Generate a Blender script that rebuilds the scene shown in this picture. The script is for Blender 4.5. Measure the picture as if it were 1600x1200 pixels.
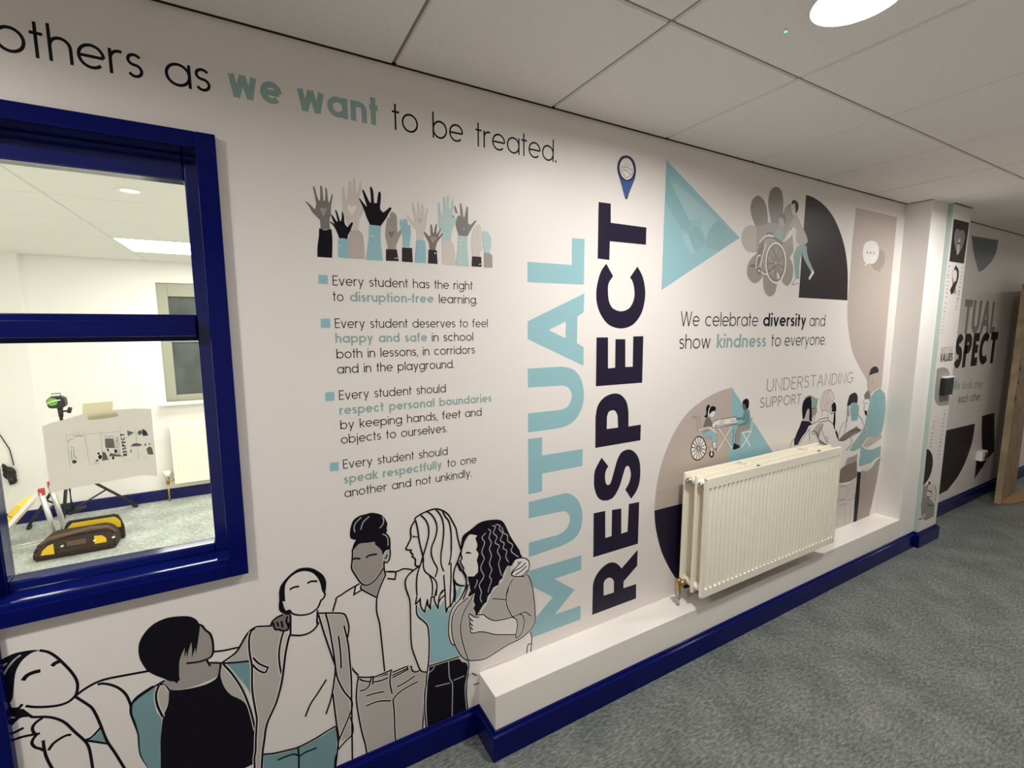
import bpy, bmesh, math, random
from math import sin, cos, pi, radians
from mathutils import Vector, Matrix
from mathutils.geometry import delaunay_2d_cdt

for o in list(bpy.data.objects):
    bpy.data.objects.remove(o)
SC = bpy.context.scene
COL = SC.collection
random.seed(7)

# ------------------------------------------------------------------ camera
CAM = Vector((-0.4482, -1.552, 1.6199))
YAW, PITCH, ROLL, FPX = 0.5119, -0.1237, -0.003, 728.04
_f = Vector((sin(YAW) * cos(PITCH), cos(YAW) * cos(PITCH), sin(PITCH)))
_r0 = Vector((cos(YAW), -sin(YAW), 0))
_u0 = _r0.cross(_f)
_r = _r0 * cos(ROLL) + _u0 * sin(ROLL)
_u = _u0 * cos(ROLL) - _r0 * sin(ROLL)
cam = bpy.data.cameras.new('camera')
cam.sensor_fit = 'HORIZONTAL'
cam.sensor_width = 36.0
cam.lens = FPX / 1600 * 36.0
cam.clip_start = 0.02
camo = bpy.data.objects.new('camera', cam)
COL.objects.link(camo)
M = Matrix.Identity(4)
for i in range(3):
    M[i][0], M[i][1], M[i][2], M[i][3] = _r[i], _u[i], -_f[i], CAM[i]
camo.matrix_world = M
SC.camera = camo

# ------------------------------------------------------------------ world, exposure
W = bpy.data.worlds.new('world')
SC.world = W
W.use_nodes = True
W.node_tree.nodes['Background'].inputs['Color'].default_value = (0.02, 0.025, 0.035, 1)
W.node_tree.nodes['Background'].inputs['Strength'].default_value = 0.4
vs = SC.view_settings
vs.view_transform = 'Standard'
vs.look = 'None'
vs.exposure = 0.0
vs.gamma = 1.0
vs.use_curve_mapping = False
SC.cycles.use_denoising = True
SC.cycles.max_bounces = 8
SC.cycles.diffuse_bounces = 6
SC.cycles.transparent_max_bounces = 12
SC.cycles.sample_clamp_indirect = 6.0

# corridor downlights (x, y, radiant strength) and the classroom panels
# (x, y, strength, bezel depth)
LAMPS = [(-1.482, -0.871, 345.0, 0.022), (0.918, -0.871, 318.0, 0.015), (3.318, -0.871, 300.0, 0.012), (7.5, -0.95, 200.0, 0.014)]
LAMP_COL = (1.0, 0.975, 0.955)
PANEL_STRENGTH = 17.0

# ------------------------------------------------------------------ place measurements (metres)
H = 2.432            # corridor ceiling
HR = 2.208           # classroom ceiling
YB = 3.755           # classroom far wall
BX0, BX1, BD, BZ = 0.268, 3.4934, 0.1434, 0.2475   # pipe boxing
PX0, PX1 = 3.4934, 3.736                           # white pillar
QX1, QY = 4.04, -0.17                              # printed pier
YS = -2.35           # opposite corridor wall
XW, XE = -3.6, 10.0


def on_y(px, py, y=0.0):
    """survey point: photo measurement rectified on to the vertical plane Y=y"""
    d = _f + _r * ((px - 800) / FPX) - _u * ((py - 600) / FPX)
    return CAM + d * ((y - CAM.y) / d.y)


def on_z(px, py, z=0.0):
    d = _f + _r * ((px - 800) / FPX) - _u * ((py - 600) / FPX)
    return CAM + d * ((z - CAM.z) / d.z)


# ------------------------------------------------------------------ materials
def mat(name, col, rough=0.6, spec=0.5, metal=0.0, bump=None, emit=None, noise=None):
    m = bpy.data.materials.new(name)
    m.use_nodes = True
    nt = m.node_tree
    b = nt.nodes['Principled BSDF']
    b.inputs['Base Color'].default_value = (*col, 1)
    b.inputs['Roughness'].default_value = rough
    b.inputs['Specular IOR Level'].default_value = spec
    b.inputs['Metallic'].default_value = metal
    if emit:
        b.inputs['Emission Color'].default_value = (*emit[0], 1)
        b.inputs['Emission Strength'].default_value = emit[1]
    if noise or bump:
        tc = nt.nodes.new('ShaderNodeTexCoord')
    if noise:
        sc, amt = noise
        n = nt.nodes.new('ShaderNodeTexNoise')
        n.inputs['Scale'].default_value = sc
        n.inputs['Detail'].default_value = 4
        nt.links.new(tc.outputs['Object'], n.inputs['Vector'])
        r = nt.nodes.new('ShaderNodeValToRGB')
        r.color_ramp.elements[0].position = 0.3
        r.color_ramp.elements[1].position = 0.7
        r.color_ramp.elements[0].color = (*[max(0, c * (1 - amt)) for c in col], 1)
        r.color_ramp.elements[1].color = (*[min(1, c * (1 + amt)) for c in col], 1)
        nt.links.new(n.outputs['Fac'], r.inputs['Fac'])
        nt.links.new(r.outputs['Color'], b.inputs['Base Color'])
    if bump:
        sc, st = bump
        n2 = nt.nodes.new('ShaderNodeTexNoise')
        n2.inputs['Scale'].default_value = sc
        n2.inputs['Detail'].default_value = 3
        nt.links.new(tc.outputs['Object'], n2.inputs['Vector'])
        bp = nt.nodes.new('ShaderNodeBump')
        bp.inputs['Strength'].default_value = st
        bp.inputs['Distance'].default_value = 0.002
        nt.links.new(n2.outputs['Fac'], bp.inputs['Height'])
        nt.links.new(bp.outputs['Normal'], b.inputs['Normal'])
    return m


WALLC = (0.80, 0.755, 0.71)
VR = 0.42
m_wall = mat('wallcovering white', WALLC, VR, 0.35, bump=(160, 0.12))
m_white = mat('white emulsion', (0.84, 0.81, 0.76), 0.6, 0.3, bump=(90, 0.1))
m_class = mat('classroom paint', (0.84, 0.82, 0.79), 0.7, 0.3)
m_far = mat('opposite wall paint', (0.70, 0.67, 0.65), 0.7, 0.3)
m_gloss = mat('white gloss paint', (0.88, 0.84, 0.77), 0.3, 0.5)
m_tile = mat('ceiling tile', (0.93, 0.885, 0.84), 0.85, 0.2, bump=(320, 0.25), noise=(260, 0.05))
m_grid_shade = mat('ceiling grid', (0.27, 0.25, 0.235), 0.7, 0.3)  # white bars greyed, recess shade between tiles put into the colour
m_ctile = mat('classroom ceiling tile', (0.82, 0.80, 0.765), 0.85, 0.2)
m_cgrid = mat('classroom ceiling grid', (0.60, 0.585, 0.55), 0.7, 0.3)
m_blue = mat('blue gloss paint', (0.0018, 0.0042, 0.088), 0.14, 0.14, bump=(9, 0.04))
m_rad = mat('radiator enamel', (0.94, 0.89, 0.755), 0.28, 0.5)
m_blue_bright = mat('brightened blue gloss', (0.003, 0.009, 0.125), 0.10, 0.45, bump=(9, 0.03))  # same blue paint, colour lifted to imitate classroom light on sill and beads
m_blue_bright.node_tree.nodes['Principled BSDF'].inputs['IOR'].default_value = 1.5
m_raddark = mat('radiator inside', (0.10, 0.09, 0.07), 0.7, 0.3)
m_brass = mat('brass', (0.55, 0.40, 0.18), 0.3, 0.5, 1.0)
m_steel = mat('steel', (0.5, 0.47, 0.44), 0.35, 0.5, 1.0)
m_tealpaint = mat('pale teal paint', (0.43, 0.52, 0.48), 0.5, 0.4)
m_black = mat('black plastic', (0.012, 0.013, 0.012), 0.35, 0.5)
m_wood = mat('bare timber', (0.34, 0.25, 0.15), 0.6, 0.3, noise=(9, 0.25))
m_woodedge = mat('timber edge', (0.33, 0.18, 0.08), 0.6, 0.3)
m_hole_gap = mat('drilled hole and gap shade', (0.02, 0.012, 0.008), 0.8, 0.2)  # also colours the strip painted as ceiling-gap shade
m_lamp = mat('lamp diffuser', (0.9, 0.9, 0.9), 0.5, 0.3)
m_rim = mat('lamp rim', (0.82, 0.80, 0.76), 0.4, 0.4)


def emission(name, col, strength):
    m = bpy.data.materials.new(name)
    m.use_nodes = True
    nt = m.node_tree
    nt.nodes.remove(nt.nodes['Principled BSDF'])
    e = nt.nodes.new('ShaderNodeEmission')
    e.inputs['Color'].default_value = (*col, 1)
    e.inputs['Strength'].default_value = strength
    nt.links.new(e.outputs[0], nt.nodes['Material Output'].inputs['Surface'])
    return m


def glass_mat(name, tint, refl):
    m = bpy.data.materials.new(name)
    m.use_nodes = True
    nt = m.node_tree
    nt.nodes.remove(nt.nodes['Principled BSDF'])
    t = nt.nodes.new('ShaderNodeBsdfTransparent')
    t.inputs['Color'].default_value = (*tint, 1)
    g = nt.nodes.new('ShaderNodeBsdfGlossy')
    g.inputs['Roughness'].default_value = 0.02
    fr = nt.nodes.new('ShaderNodeFresnel')
    fr.inputs['IOR'].default_value = refl
    mx = nt.nodes.new('ShaderNodeMixShader')
    nt.links.new(fr.outputs[0], mx.inputs[0])
    nt.links.new(t.outputs[0], mx.inputs[1])
    nt.links.new(g.outputs[0], mx.inputs[2])
    nt.links.new(mx.outputs[0], nt.nodes['Material Output'].inputs['Surface'])
    return m


m_glass = glass_mat('window glass', (0.97, 0.985, 0.97), 1.35)
m_night = mat('dark outside pane', (0.07, 0.085, 0.08), 0.12, 0.5, noise=(5, 0.35))


def floor_mat(name, k):
    m = bpy.data.materials.new(name)
    m.use_nodes = True
    nt = m.node_tree
    b = nt.nodes['Principled BSDF']
    tc = nt.nodes.new('ShaderNodeTexCoord')
    mp = nt.nodes.new('ShaderNodeMapping')
    mp.inputs['Rotation'].default_value = (0, 0, 0.9)
    mp.inputs['Scale'].default_value = (0.8, 2.4, 1.0)
    nt.links.new(tc.outputs['Object'], mp.inputs['Vector'])
    n1 = nt.nodes.new('ShaderNodeTexNoise')
    n1.inputs['Scale'].default_value = 46
    n1.inputs['Detail'].default_value = 5
    n1.inputs['Roughness'].default_value = 0.7
    nt.links.new(mp.outputs[0], n1.inputs['Vector'])
    n2 = nt.nodes.new('ShaderNodeTexNoise')
    n2.inputs['Scale'].default_value = 5
    n2.inputs['Detail'].default_value = 3
    nt.links.new(tc.outputs['Object'], n2.inputs['Vector'])
    mix = nt.nodes.new('ShaderNodeMix')
    mix.data_type = 'FLOAT'
    mix.inputs[0].default_value = 0.22
    nt.links.new(n1.outputs['Fac'], mix.inputs[2])
    nt.links.new(n2.outputs['Fac'], mix.inputs[3])
    r = nt.nodes.new('ShaderNodeValToRGB')
    cr = r.color_ramp
    cr.elements[0].position, cr.elements[0].color = 0.39, (*[k * c for c in (0.078, 0.086, 0.080)], 1)
    cr.elements[1].position, cr.elements[1].color = 0.64, (*[k * c for c in (0.28, 0.298, 0.274)], 1)
    e = cr.elements.new(0.5)
    e.color = (*[k * c for c in (0.157, 0.170, 0.156)], 1)
    nt.links.new(mix.outputs[0], r.inputs['Fac'])
    nt.links.new(r.outputs['Color'], b.inputs['Base Color'])
    b.inputs['Roughness'].default_value = 0.5
    b.inputs['Specular IOR Level'].default_value = 0.3
    return m


m_floor = floor_mat('flecked vinyl floor', 0.93)
m_floor_bright = floor_mat('brightened vinyl floor', 2.6)  # same vinyl, colour raised to stand for the strong classroom light


# ------------------------------------------------------------------ mesh helpers
def link(name, bm, mats, parent=None, smooth=False):
    me = bpy.data.meshes.new(name)
    bm.to_mesh(me)
    bm.free()
    for m in (mats if isinstance(mats, (list, tuple)) else [mats]):
        me.materials.append(m)
    if smooth:
        for p in me.polygons:
            p.use_smooth = True
    o = bpy.data.objects.new(name, me)
    COL.objects.link(o)
    if parent:
        o.parent = parent
        o.matrix_parent_inverse = Matrix.Translation(-Vector(parent.get('base', (0, 0, 0))))
    return o


def empty(name, loc, label, cat, group=None):
    o = bpy.data.objects.new(name, None)
    o.empty_display_size = 0.05
    COL.objects.link(o)
    o.location = loc
    o['base'] = tuple(loc)
    o['label'] = label
    o['category'] = cat
    if group:
        o['group'] = group
    return o


def struct(o):
    o['kind'] = 'structure'
    return o


def box(bm, x0, x1, y0, y1, z0, z1, mi=0, bevel=0.0):
    vs_ = [bm.verts.new(p) for p in ((x0, y0, z0), (x1, y0, z0), (x1, y1, z0), (x0, y1, z0),
                                     (x0, y0, z1), (x1, y0, z1), (x1, y1, z1), (x0, y1, z1))]
    fs = [bm.faces.new([vs_[i] for i in q]) for q in
          ((3, 2, 1, 0), (4, 5, 6, 7), (0, 1, 5, 4), (1, 2, 6, 5), (2, 3, 7, 6), (3, 0, 4, 7))]
    for f in fs:
        f.material_index = mi
    if bevel:
        es = list({e for f in fs for e in f.edges})
        r = bmesh.ops.bevel(bm, geom=es, offset=bevel, segments=2, affect='EDGES', profile=0.6)
        for f in r['faces']:
            f.material_index = mi
    return vs_


def quad(bm, pts, mi=0):
    f = bm.faces.new([bm.verts.new(p) for p in pts])
    f.material_index = mi
    return f


def prism(bm, poly, axis, a0, a1, mi=0):
    """extrude a 2-D outline along an axis; outline axes are the other two in order"""
    def P(u, v, a):
        return {0: (a, u, v), 1: (u, a, v), 2: (u, v, a)}[axis]
    A = [bm.verts.new(P(u, v, a0)) for u, v in poly]
    B = [bm.verts.new(P(u, v, a1)) for u, v in poly]
    n = len(poly)
    fs = [bm.faces.new(A), bm.faces.new(B[::-1])]
    for i in range(n):
        fs.append(bm.faces.new((A[i], B[i], B[(i + 1) % n], A[(i + 1) % n])))
    for f in fs:
        f.material_index = mi
    bmesh.ops.recalc_face_normals(bm, faces=fs)
    return fs


def tube(bm, pts, r, seg=10, mi=0, caps=True):
    """round bar through points; r a number or one radius per point"""
    pts = [Vector(p) for p in pts]
    rs = r if isinstance(r, (list, tuple)) else [r] * len(pts)
    rings = []
    up = Vector((0, 0, 1))
    for i, p in enumerate(pts):
        a = pts[max(i - 1, 0)]
        b = pts[min(i + 1, len(pts) - 1)]
        d = (b - a).normalized()
        s = d.cross(up)
        if s.length < 1e-3:
            s = d.cross(Vector((1, 0, 0)))
        s.normalize()
        t = s.cross(d)
        rings.append([bm.verts.new(p + (s * cos(2 * pi * k / seg) + t * sin(2 * pi * k / seg)) * rs[i]) for k in range(seg)])
    fs = []
    for i in range(len(rings) - 1):
        for k in range(seg):
            fs.append(bm.faces.new((rings[i][k], rings[i][(k + 1) % seg], rings[i + 1][(k + 1) % seg], rings[i + 1][k])))
    if caps:
        fs.append(bm.faces.new(rings[0][::-1]))
        fs.append(bm.faces.new(rings[-1]))
    for f in fs:
        f.material_index = mi
        f.smooth = len(f.verts) == 4
    bmesh.ops.recalc_face_normals(bm, faces=fs)


def sweep_profile(bm, path, prof, mi=0):
    """profile (out, up) carried along a plan path of (x, y); 'out' is to the right of travel"""
    n = len(path)
    rings = []
    for i, (x, y) in enumerate(path):
        ds = []
        if i > 0:
            ds.append(Vector((x - path[i - 1][0], y - path[i - 1][1])).normalized())
        if i < n - 1:
            ds.append(Vector((path[i + 1][0] - x, path[i + 1][1] - y)).normalized())
        ns = [Vector((d.y, -d.x)) for d in ds]
        nn = sum(ns, Vector((0, 0)))
        nn.normalize()
        k = 1 / max(0.3, nn.dot(ns[0]))
        rings.append([bm.verts.new((x + nn.x * o * k, y + nn.y * o * k, z)) for o, z in prof])
    m = len(prof)
    fs = []
    for i in range(n - 1):
        for j in range(m - 1):
            fs.append(bm.faces.new((rings[i][j], rings[i + 1][j], rings[i + 1][j + 1], rings[i][j + 1])))
    fs.append(bm.faces.new(rings[0]))
    fs.append(bm.faces.new(rings[-1][::-1]))
    for f in fs:
        f.material_index = mi
    bmesh.ops.recalc_face_normals(bm, faces=fs)
# ================================================================== THE SETTING
# floor
bm = bmesh.new()
box(bm, XW, XE, YS - 0.1, 0.06, -0.05, 0.0)
struct(link('floor', bm, m_floor))
bm = bmesh.new()
box(bm, -3.3, 1.7, 0.06, YB + 0.1, -0.05, 0.0)
struct(link('floor_classroom', bm, m_floor_bright))


def tiled_ceiling(name, x0, x1, y0, y1, z, px, py, ox, oy, gap, mt, mg, skip=()):
    bm = bmesh.new()
    box(bm, x0, x1, y0, y1, z + 0.006, z + 0.05, 1)
    i0, i1 = math.floor((x0 - ox) / px), math.ceil((x1 - ox) / px)
    j0, j1 = math.floor((y0 - oy) / py), math.ceil((y1 - oy) / py)
    for i in range(i0, i1):
        for j in range(j0, j1):
            a, b = max(x0, ox + i * px + gap), min(x1, ox + (i + 1) * px - gap)
            c, d = max(y0, oy + j * py + gap), min(y1, oy + (j + 1) * py - gap)
            if b - a < 0.02 or d - c < 0.02:
                continue
            if any(a - .01 <= s[0] <= b + .01 and c - .01 <= s[1] <= d + .01 for s in skip):
                continue
            e = 0.004
            lo = [bm.verts.new(p) for p in ((a + e, c + e, z), (b - e, c + e, z), (b - e, d - e, z), (a + e, d - e, z))]
            hi = [bm.verts.new(p) for p in ((a, c, z + 0.0062), (b, c, z + 0.0062), (b, d, z + 0.0062), (a, d, z + 0.0062))]
            bm.faces.new(lo[::-1])
            for k in range(4):
                bm.faces.new((lo[k], lo[(k + 1) % 4], hi[(k + 1) % 4], hi[k]))
    return struct(link(name, bm, [mt, mg]))


tiled_ceiling('ceiling', XW, XE, YS, 0.0, H, 0.6, 0.6, 0.0, -0.5715, 0.0042, m_tile, m_grid_shade)
tiled_ceiling('ceiling_classroom', -3.2, 1.6, 0.12, YB, HR, 1.2, 0.6, -1.2, 1.94, 0.003, m_ctile, m_cgrid, skip=[(-0.6, 2.84)])

bm = bmesh.new()
box(bm, XW, PX0, -0.009, -0.0005, H - 0.0015, H + 0.004)
box(bm, QX1, XE, -0.009, -0.0005, H - 0.0015, H + 0.004)
box(bm, PX0 - 0.009, PX0 - 0.0005, -BD, -0.009, H - 0.0015, H + 0.004)
box(bm, PX1, QX1, QY - 0.009, QY - 0.0005, H - 0.0015, H + 0.004)
struct(link('trim_gap_shade', bm, m_hole_gap))  # dark strip painted in place of shade along the ceiling edge

# the mural wall with its window opening
WX0, WX1, WZ0, WZ1 = -1.075, -0.512, 0.915, 2.105
bm = bmesh.new()
xs = [XW, WX0, WX1, XE]
zs = [0, WZ0, WZ1, H + 0.05]
for i in range(3):
    for k in range(3):
        if i == 1 and k == 1:
            continue
        box(bm, xs[i], xs[i + 1], 0.0, 0.12, zs[k], zs[k + 1])
bmesh.ops.remove_doubles(bm, verts=bm.verts, dist=1e-5)
seen = {}
for f in list(bm.faces):
    key = frozenset(v.index for v in f.verts)
    seen.setdefault(tuple(sorted((round(v.co.x, 4), round(v.co.y, 4), round(v.co.z, 4)) for v in f.verts)), []).append(f)
bmesh.ops.delete(bm, geom=[f for fs in seen.values() if len(fs) > 1 for f in fs], context='FACES_ONLY')
struct(link('wall_north', bm, m_wall))

for nm, a in (('wall_south', (XW, XE, YS - 0.1, YS, 0, H + 0.05)), ('wall_west', (XW - 0.1, XW, YS - 0.1, 0.12, 0, H + 0.05)),
              ('wall_east', (XE, XE + 0.1, YS - 0.1, 0.12, 0, H + 0.05))):
    bm = bmesh.new()
    box(bm, *a)
    struct(link(nm, bm, m_far if nm == 'wall_south' else m_white))
for nm, a in (('wall_classroom_north', (-3.3, 1.7, YB, YB + 0.1, 0, HR + 0.1)), ('wall_classroom_west', (-3.3, -3.2, 0.12, YB, 0, HR + 0.1)),
              ('wall_classroom_east', (1.6, 1.7, 0.12, YB, 0, HR + 0.1))):
    bm = bmesh.new()
    if nm.endswith('north'):
        xs = [-3.3, -1.155, -0.45, 1.7]
        zs = [0, 0.93, 2.02, HR + 0.1]
        for i in range(3):
            for k in range(3):
                if not (i == 1 and k == 1):
                    box(bm, xs[i], xs[i + 1], YB, YB + 0.14, zs[k], zs[k + 1])
    else:
        box(bm, *a)
    struct(link(nm, bm, m_class))
bm = bmesh.new()
box(bm, -2.75, -2.02, YB - 0.06, YB, 0, HR)
struct(link('trim_classroom', bm, m_class))

# pipe boxing along the foot of the mural wall
bm = bmesh.new()
box(bm, BX0, BX1, -BD, 0.0, 0, BZ, bevel=0.002)
struct(link('trim_boxing', bm, m_gloss))

# white pillar and the printed pier in front of it
bm = bmesh.new()
box(bm, PX0, PX1, -BD, 0.0, 0, H, bevel=0.0015)
struct(link('trim_pillar', bm, m_white))
bm = bmesh.new()
v = box(bm, PX1, QX1, QY, 0.0, 0, H)
for f in bm.faces:
    n = f.normal if f.normal.length else f.calc_center_median()
    f.normal_update()
    if f.normal.x < -0.9:
        f.material_index = 1
struct(link('trim_pier', bm, [m_wall, m_tealpaint]))

# skirting boards
SK = [(0.0, 0.0), (0.02, 0.0), (0.02, 0.091), (0.0185, 0.095), (0.0095, 0.0975), (0.008, 0.101), (0.007, 0.109), (0.0, 0.1105)]
bm = bmesh.new()
sweep_profile(bm, [(-1.033, 0), (BX0, 0), (BX0, -BD), (PX1, -BD), (PX1, QY), (QX1, QY), (QX1, 0.0), (XE, 0.0)], SK)
struct(link('baseboard_north', bm, m_blue))
bm = bmesh.new()
sweep_profile(bm, [(XE, YS), (XW, YS)], SK)
struct(link('baseboard_south', bm, m_blue))
bm = bmesh.new()
sweep_profile(bm, [(-3.2, YB), (-2.75, YB), (-2.75, YB - .06), (-2.02, YB - .06), (-2.02, YB), (1.6, YB)], [(0, 0), (0.02, 0), (0.02, 0.09), (0, 0.1)])
struct(link('baseboard_classroom', bm, m_blue))

# ------------------------------------------------------------------ window between corridor and classroom
win = struct(empty('window_1', (-0.75, 0.0, 0.9), 'blue framed internal window looking into the classroom', 'window'))
OX0, OX1, OZ0, OZ1 = -1.16, -0.493, 0.889, 2.128     # architrave outside
IX0, IX1, IZ0, IZ1 = -1.055, -0.54, 0.931, 2.087     # architrave inside
bm = bmesh.new()


def rect_frame(bm, o, i, y0, y1, bev=0.0025):
    ox0, ox1, oz0, oz1 = o
    ix0, ix1, iz0, iz1 = i
    box(bm, ox0, ix0, y0, y1, oz0, oz1, bevel=bev)
    box(bm, ix1, ox1, y0, y1, oz0, oz1, bevel=bev)
    box(bm, ix0, ix1, y0, y1, oz0, iz0, bevel=bev)
    box(bm, ix0, ix1, y0, y1, iz1, oz1, bevel=bev)


rect_frame(bm, (OX0, OX1, OZ0, OZ1), (IX0, IX1, IZ0, IZ1), -0.022, 0.0)
link('architrave', bm, m_blue, win)
bm = bmesh.new()
rect_frame(bm, (WX0, WX1, WZ0, WZ1), (IX0 - 0.006, IX1 + 0.004, 0.942, 2.09), -0.004, 0.12)
link('frame_lining', bm, m_blue_bright, win)
bm = bmesh.new()
SX0, SX1, SZ0, SZ1 = -1.028, -0.576, 0.969, 2.02
rect_frame(bm, (IX0 - 0.006, IX1 + 0.004, 0.942, 2.09), (SX0, SX1, SZ0, SZ1), 0.062, 0.115, 0.004)
link('glazing_bead', bm, m_blue_bright, win)
bm = bmesh.new()
box(bm, SX0, SX1, 0.03, 0.115, 1.595, 1.638, bevel=0.003)
box(bm, SX0, SX1, 0.056, 0.115, 1.581, 1.655, bevel=0.003)
link('transom', bm, m_blue, win)
for z0, z1 in ((SZ0, 1.581), (1.655, SZ1)):
    bm = bmesh.new()
    box(bm, SX0, SX1, 0.098, 0.102, z0, z1)
    link('glass_pane', bm, m_glass, win)
# blue door lining that runs on down beside the window
bm = bmesh.new()
box(bm, -1.16, -1.033, -0.022, 0.0, 0, OZ0, bevel=0.002)
struct(link('trim_door_lining', bm, m_blue))

# ------------------------------------------------------------------ classroom window in the far wall
w2 = struct(empty('window_2', (-0.8, YB, 0.93), 'grey framed dark window in the far classroom wall', 'window'))
m_wframe = mat('grey window frame', (0.33, 0.33, 0.26), 0.4, 0.5)
bm = bmesh.new()
rect_frame(bm, (-1.155, -0.45, 0.93, 2.02), (-1.075, -0.52, 0.985, 1.90), YB + 0.03, YB + 0.1, 0.004)
box(bm, -1.075, -0.52, YB + 0.04, YB + 0.09, 1.48, 1.54, bevel=0.004)
link('frame', bm, m_wframe, w2)
bm = bmesh.new()
box(bm, -1.08, -0.51, YB + 0.06, YB + 0.066, 0.98, 1.905)
link('glass_pane', bm, m_night, w2)
bm = bmesh.new()
box(bm, -1.20, -0.42, YB - 0.09, YB + 0.03, 0.905, 0.93, bevel=0.004)
link('sill', bm, m_gloss, w2)

# ------------------------------------------------------------------ timber door standing open by the far wall
dr = struct(empty('door_1', (5.38, -0.146, 0.0), 'bare timber door leaf standing open beside the far mural', 'door'))
F = Vector((5.377, -0.19))
Hn = Vector((6.15, -0.098))
d = (Hn - F).normalized()
nrm = Vector((d.y, -d.x))      # towards the corridor
bm = bmesh.new()
th = 0.044
P = [F, Hn, Hn - nrm * th, F - nrm * th]
prism(bm, [(p.x, p.y) for p in P], 2, 0.006, 1.965)
link('leaf', bm, m_wood, dr)
bm = bmesh.new()
for (px, py, r) in ((1594, 577, .02), (1591, 598, .02), (1586.5, 623, .024)):
    # drilled holes for the missing handle and lock
    dd = _f + _r * ((px - 800) / FPX) - _u * ((py - 600) / FPX)
    den = dd.x * nrm.x + dd.y * nrm.y
    t = ((F.x - CAM.x) * nrm.x + (F.y - CAM.y) * nrm.y) / den
    c = CAM + dd * t
    n3 = Vector((nrm.x, nrm.y, 0))
    tube(bm, [c - n3 * 0.01, c + n3 * 0.0015], r, 12)
link('handle_hole', bm, m_hole_gap, dr)
bm = bmesh.new()
cpt = F + d * 0.06
box(bm, cpt.x - 0.05, cpt.x + 0.1, cpt.y - 0.05, cpt.y - 0.004, 1.925, 1.985, bevel=0.004)
link('door_closer', bm, m_black, dr)
bm = bmesh.new()
prism(bm, [(5.42, -0.20), (5.5, -0.24), (6.6, -0.40), (6.6, -0.16), (5.45, -0.16)], 2, 0.0, 0.012)
struct(link('trim_threshold', bm, m_woodedge))
# ================================================================== THINGS
# ---- corridor downlights
def make_lamp(x, y, strength, dep, label):
    t = empty('downlight', (x, y, H), label, 'ceiling light', 'corridor downlights')
    bm = bmesh.new()
    n = 40
    prof = [(0.104, 0.0), (0.102, -dep), (0.099, -dep - 0.002), (0.096, -dep), (0.094, 0.0)]
    rings = [[bm.verts.new((x + r * cos(2 * pi * k / n), y + r * sin(2 * pi * k / n), H + z)) for k in range(n)] for r, z in prof]
    for a, b in zip(rings, rings[1:]):
        for k in range(n):
            bm.faces.new((a[k], a[(k + 1) % n], b[(k + 1) % n], b[k]))
    bmesh.ops.recalc_face_normals(bm, faces=bm.faces)
    link('rim', bm, m_rim, t, True)
    bm = bmesh.new()
    r0 = [bm.verts.new((x + 0.093 * cos(2 * pi * k / n), y + 0.093 * sin(2 * pi * k / n), H - 0.004)) for k in range(n)]
    bm.faces.new(r0[::-1])
    link('diffuser', bm, emission('downlight glow', LAMP_COL, strength), t)
    return t


make_lamp(*LAMPS[1], 'round glowing downlight in the corridor ceiling, partly out of frame')
make_lamp(*LAMPS[0], 'round downlight in the corridor ceiling above the blue window')
make_lamp(*LAMPS[2], 'round downlight in the corridor ceiling near the white pillar')
make_lamp(*LAMPS[3], 'round downlight at the far end of the corridor past the timber door')

# emergency-light indicator beside the downlight
ind = empty('indicator_light', (0.904, -0.702, H), 'tiny green indicator lamp in the ceiling tile beside the downlight', 'indicator')
bm = bmesh.new()
tube(bm, [(0.904, -0.702, H + 0.001), (0.904, -0.702, H - 0.003)], 0.006, 12)
link('bezel', bm, m_rim, ind)
bm = bmesh.new()
tube(bm, [(0.904, -0.702, H - 0.002), (0.904, -0.702, H - 0.005)], 0.0038, 10)
link('lens', bm, emission('green glow', (0.1, 0.9, 0.5), 2.0), ind)

# ---- classroom lights
pn = empty('panel_light', (-0.6, 2.815, HR), 'long white glowing panel light in the classroom ceiling', 'ceiling light')
bm = bmesh.new()
rect = (-1.2, 0.0, 2.49, 3.14)
box(bm, -1.2, -1.185, 2.49, 3.14, HR - 0.004, HR + 0.006)
box(bm, -0.015, 0.0, 2.49, 3.14, HR - 0.004, HR + 0.006)
box(bm, -1.185, -0.015, 2.49, 2.505, HR - 0.004, HR + 0.006)
box(bm, -1.185, -0.015, 3.125, 3.14, HR - 0.004, HR + 0.006)
link('frame', bm, m_rim, pn)
bm = bmesh.new()
quad(bm, [(-1.185, 2.505, HR - 0.002), (-1.185, 3.125, HR - 0.002), (-0.015, 3.125, HR - 0.002), (-0.015, 2.505, HR - 0.002)])
link('diffuser', bm, emission('panel glow', (1.0, 0.965, 0.90), PANEL_STRENGTH), pn)
pn2 = empty('panel_light', (-2.4, 1.0, HR), 'panel light in the classroom ceiling hidden behind the window head', 'ceiling light')
bm = bmesh.new()
quad(bm, [(-2.9, 0.7, HR - 0.002), (-2.9, 1.3, HR - 0.002), (-1.75, 1.3, HR - 0.002), (-1.75, 0.7, HR - 0.002)])
link('diffuser', bm, bpy.data.materials['panel glow'], pn2)
pn3 = empty('panel_light', (0.6, 1.0, HR), 'panel light in the classroom ceiling hidden behind the mural wall', 'ceiling light')
bm = bmesh.new()
quad(bm, [(0.1, 0.7, HR - 0.002), (0.1, 1.3, HR - 0.002), (1.2, 1.3, HR - 0.002), (1.2, 0.7, HR - 0.002)])
link('diffuser', bm, bpy.data.materials['panel glow'], pn3)
sp = empty('spotlight', (-0.856, 1.088, HR), 'small round recessed spotlight in the classroom ceiling', 'ceiling light')
bm = bmesh.new()
n = 28
cx, cy = -0.856, 1.088
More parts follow.
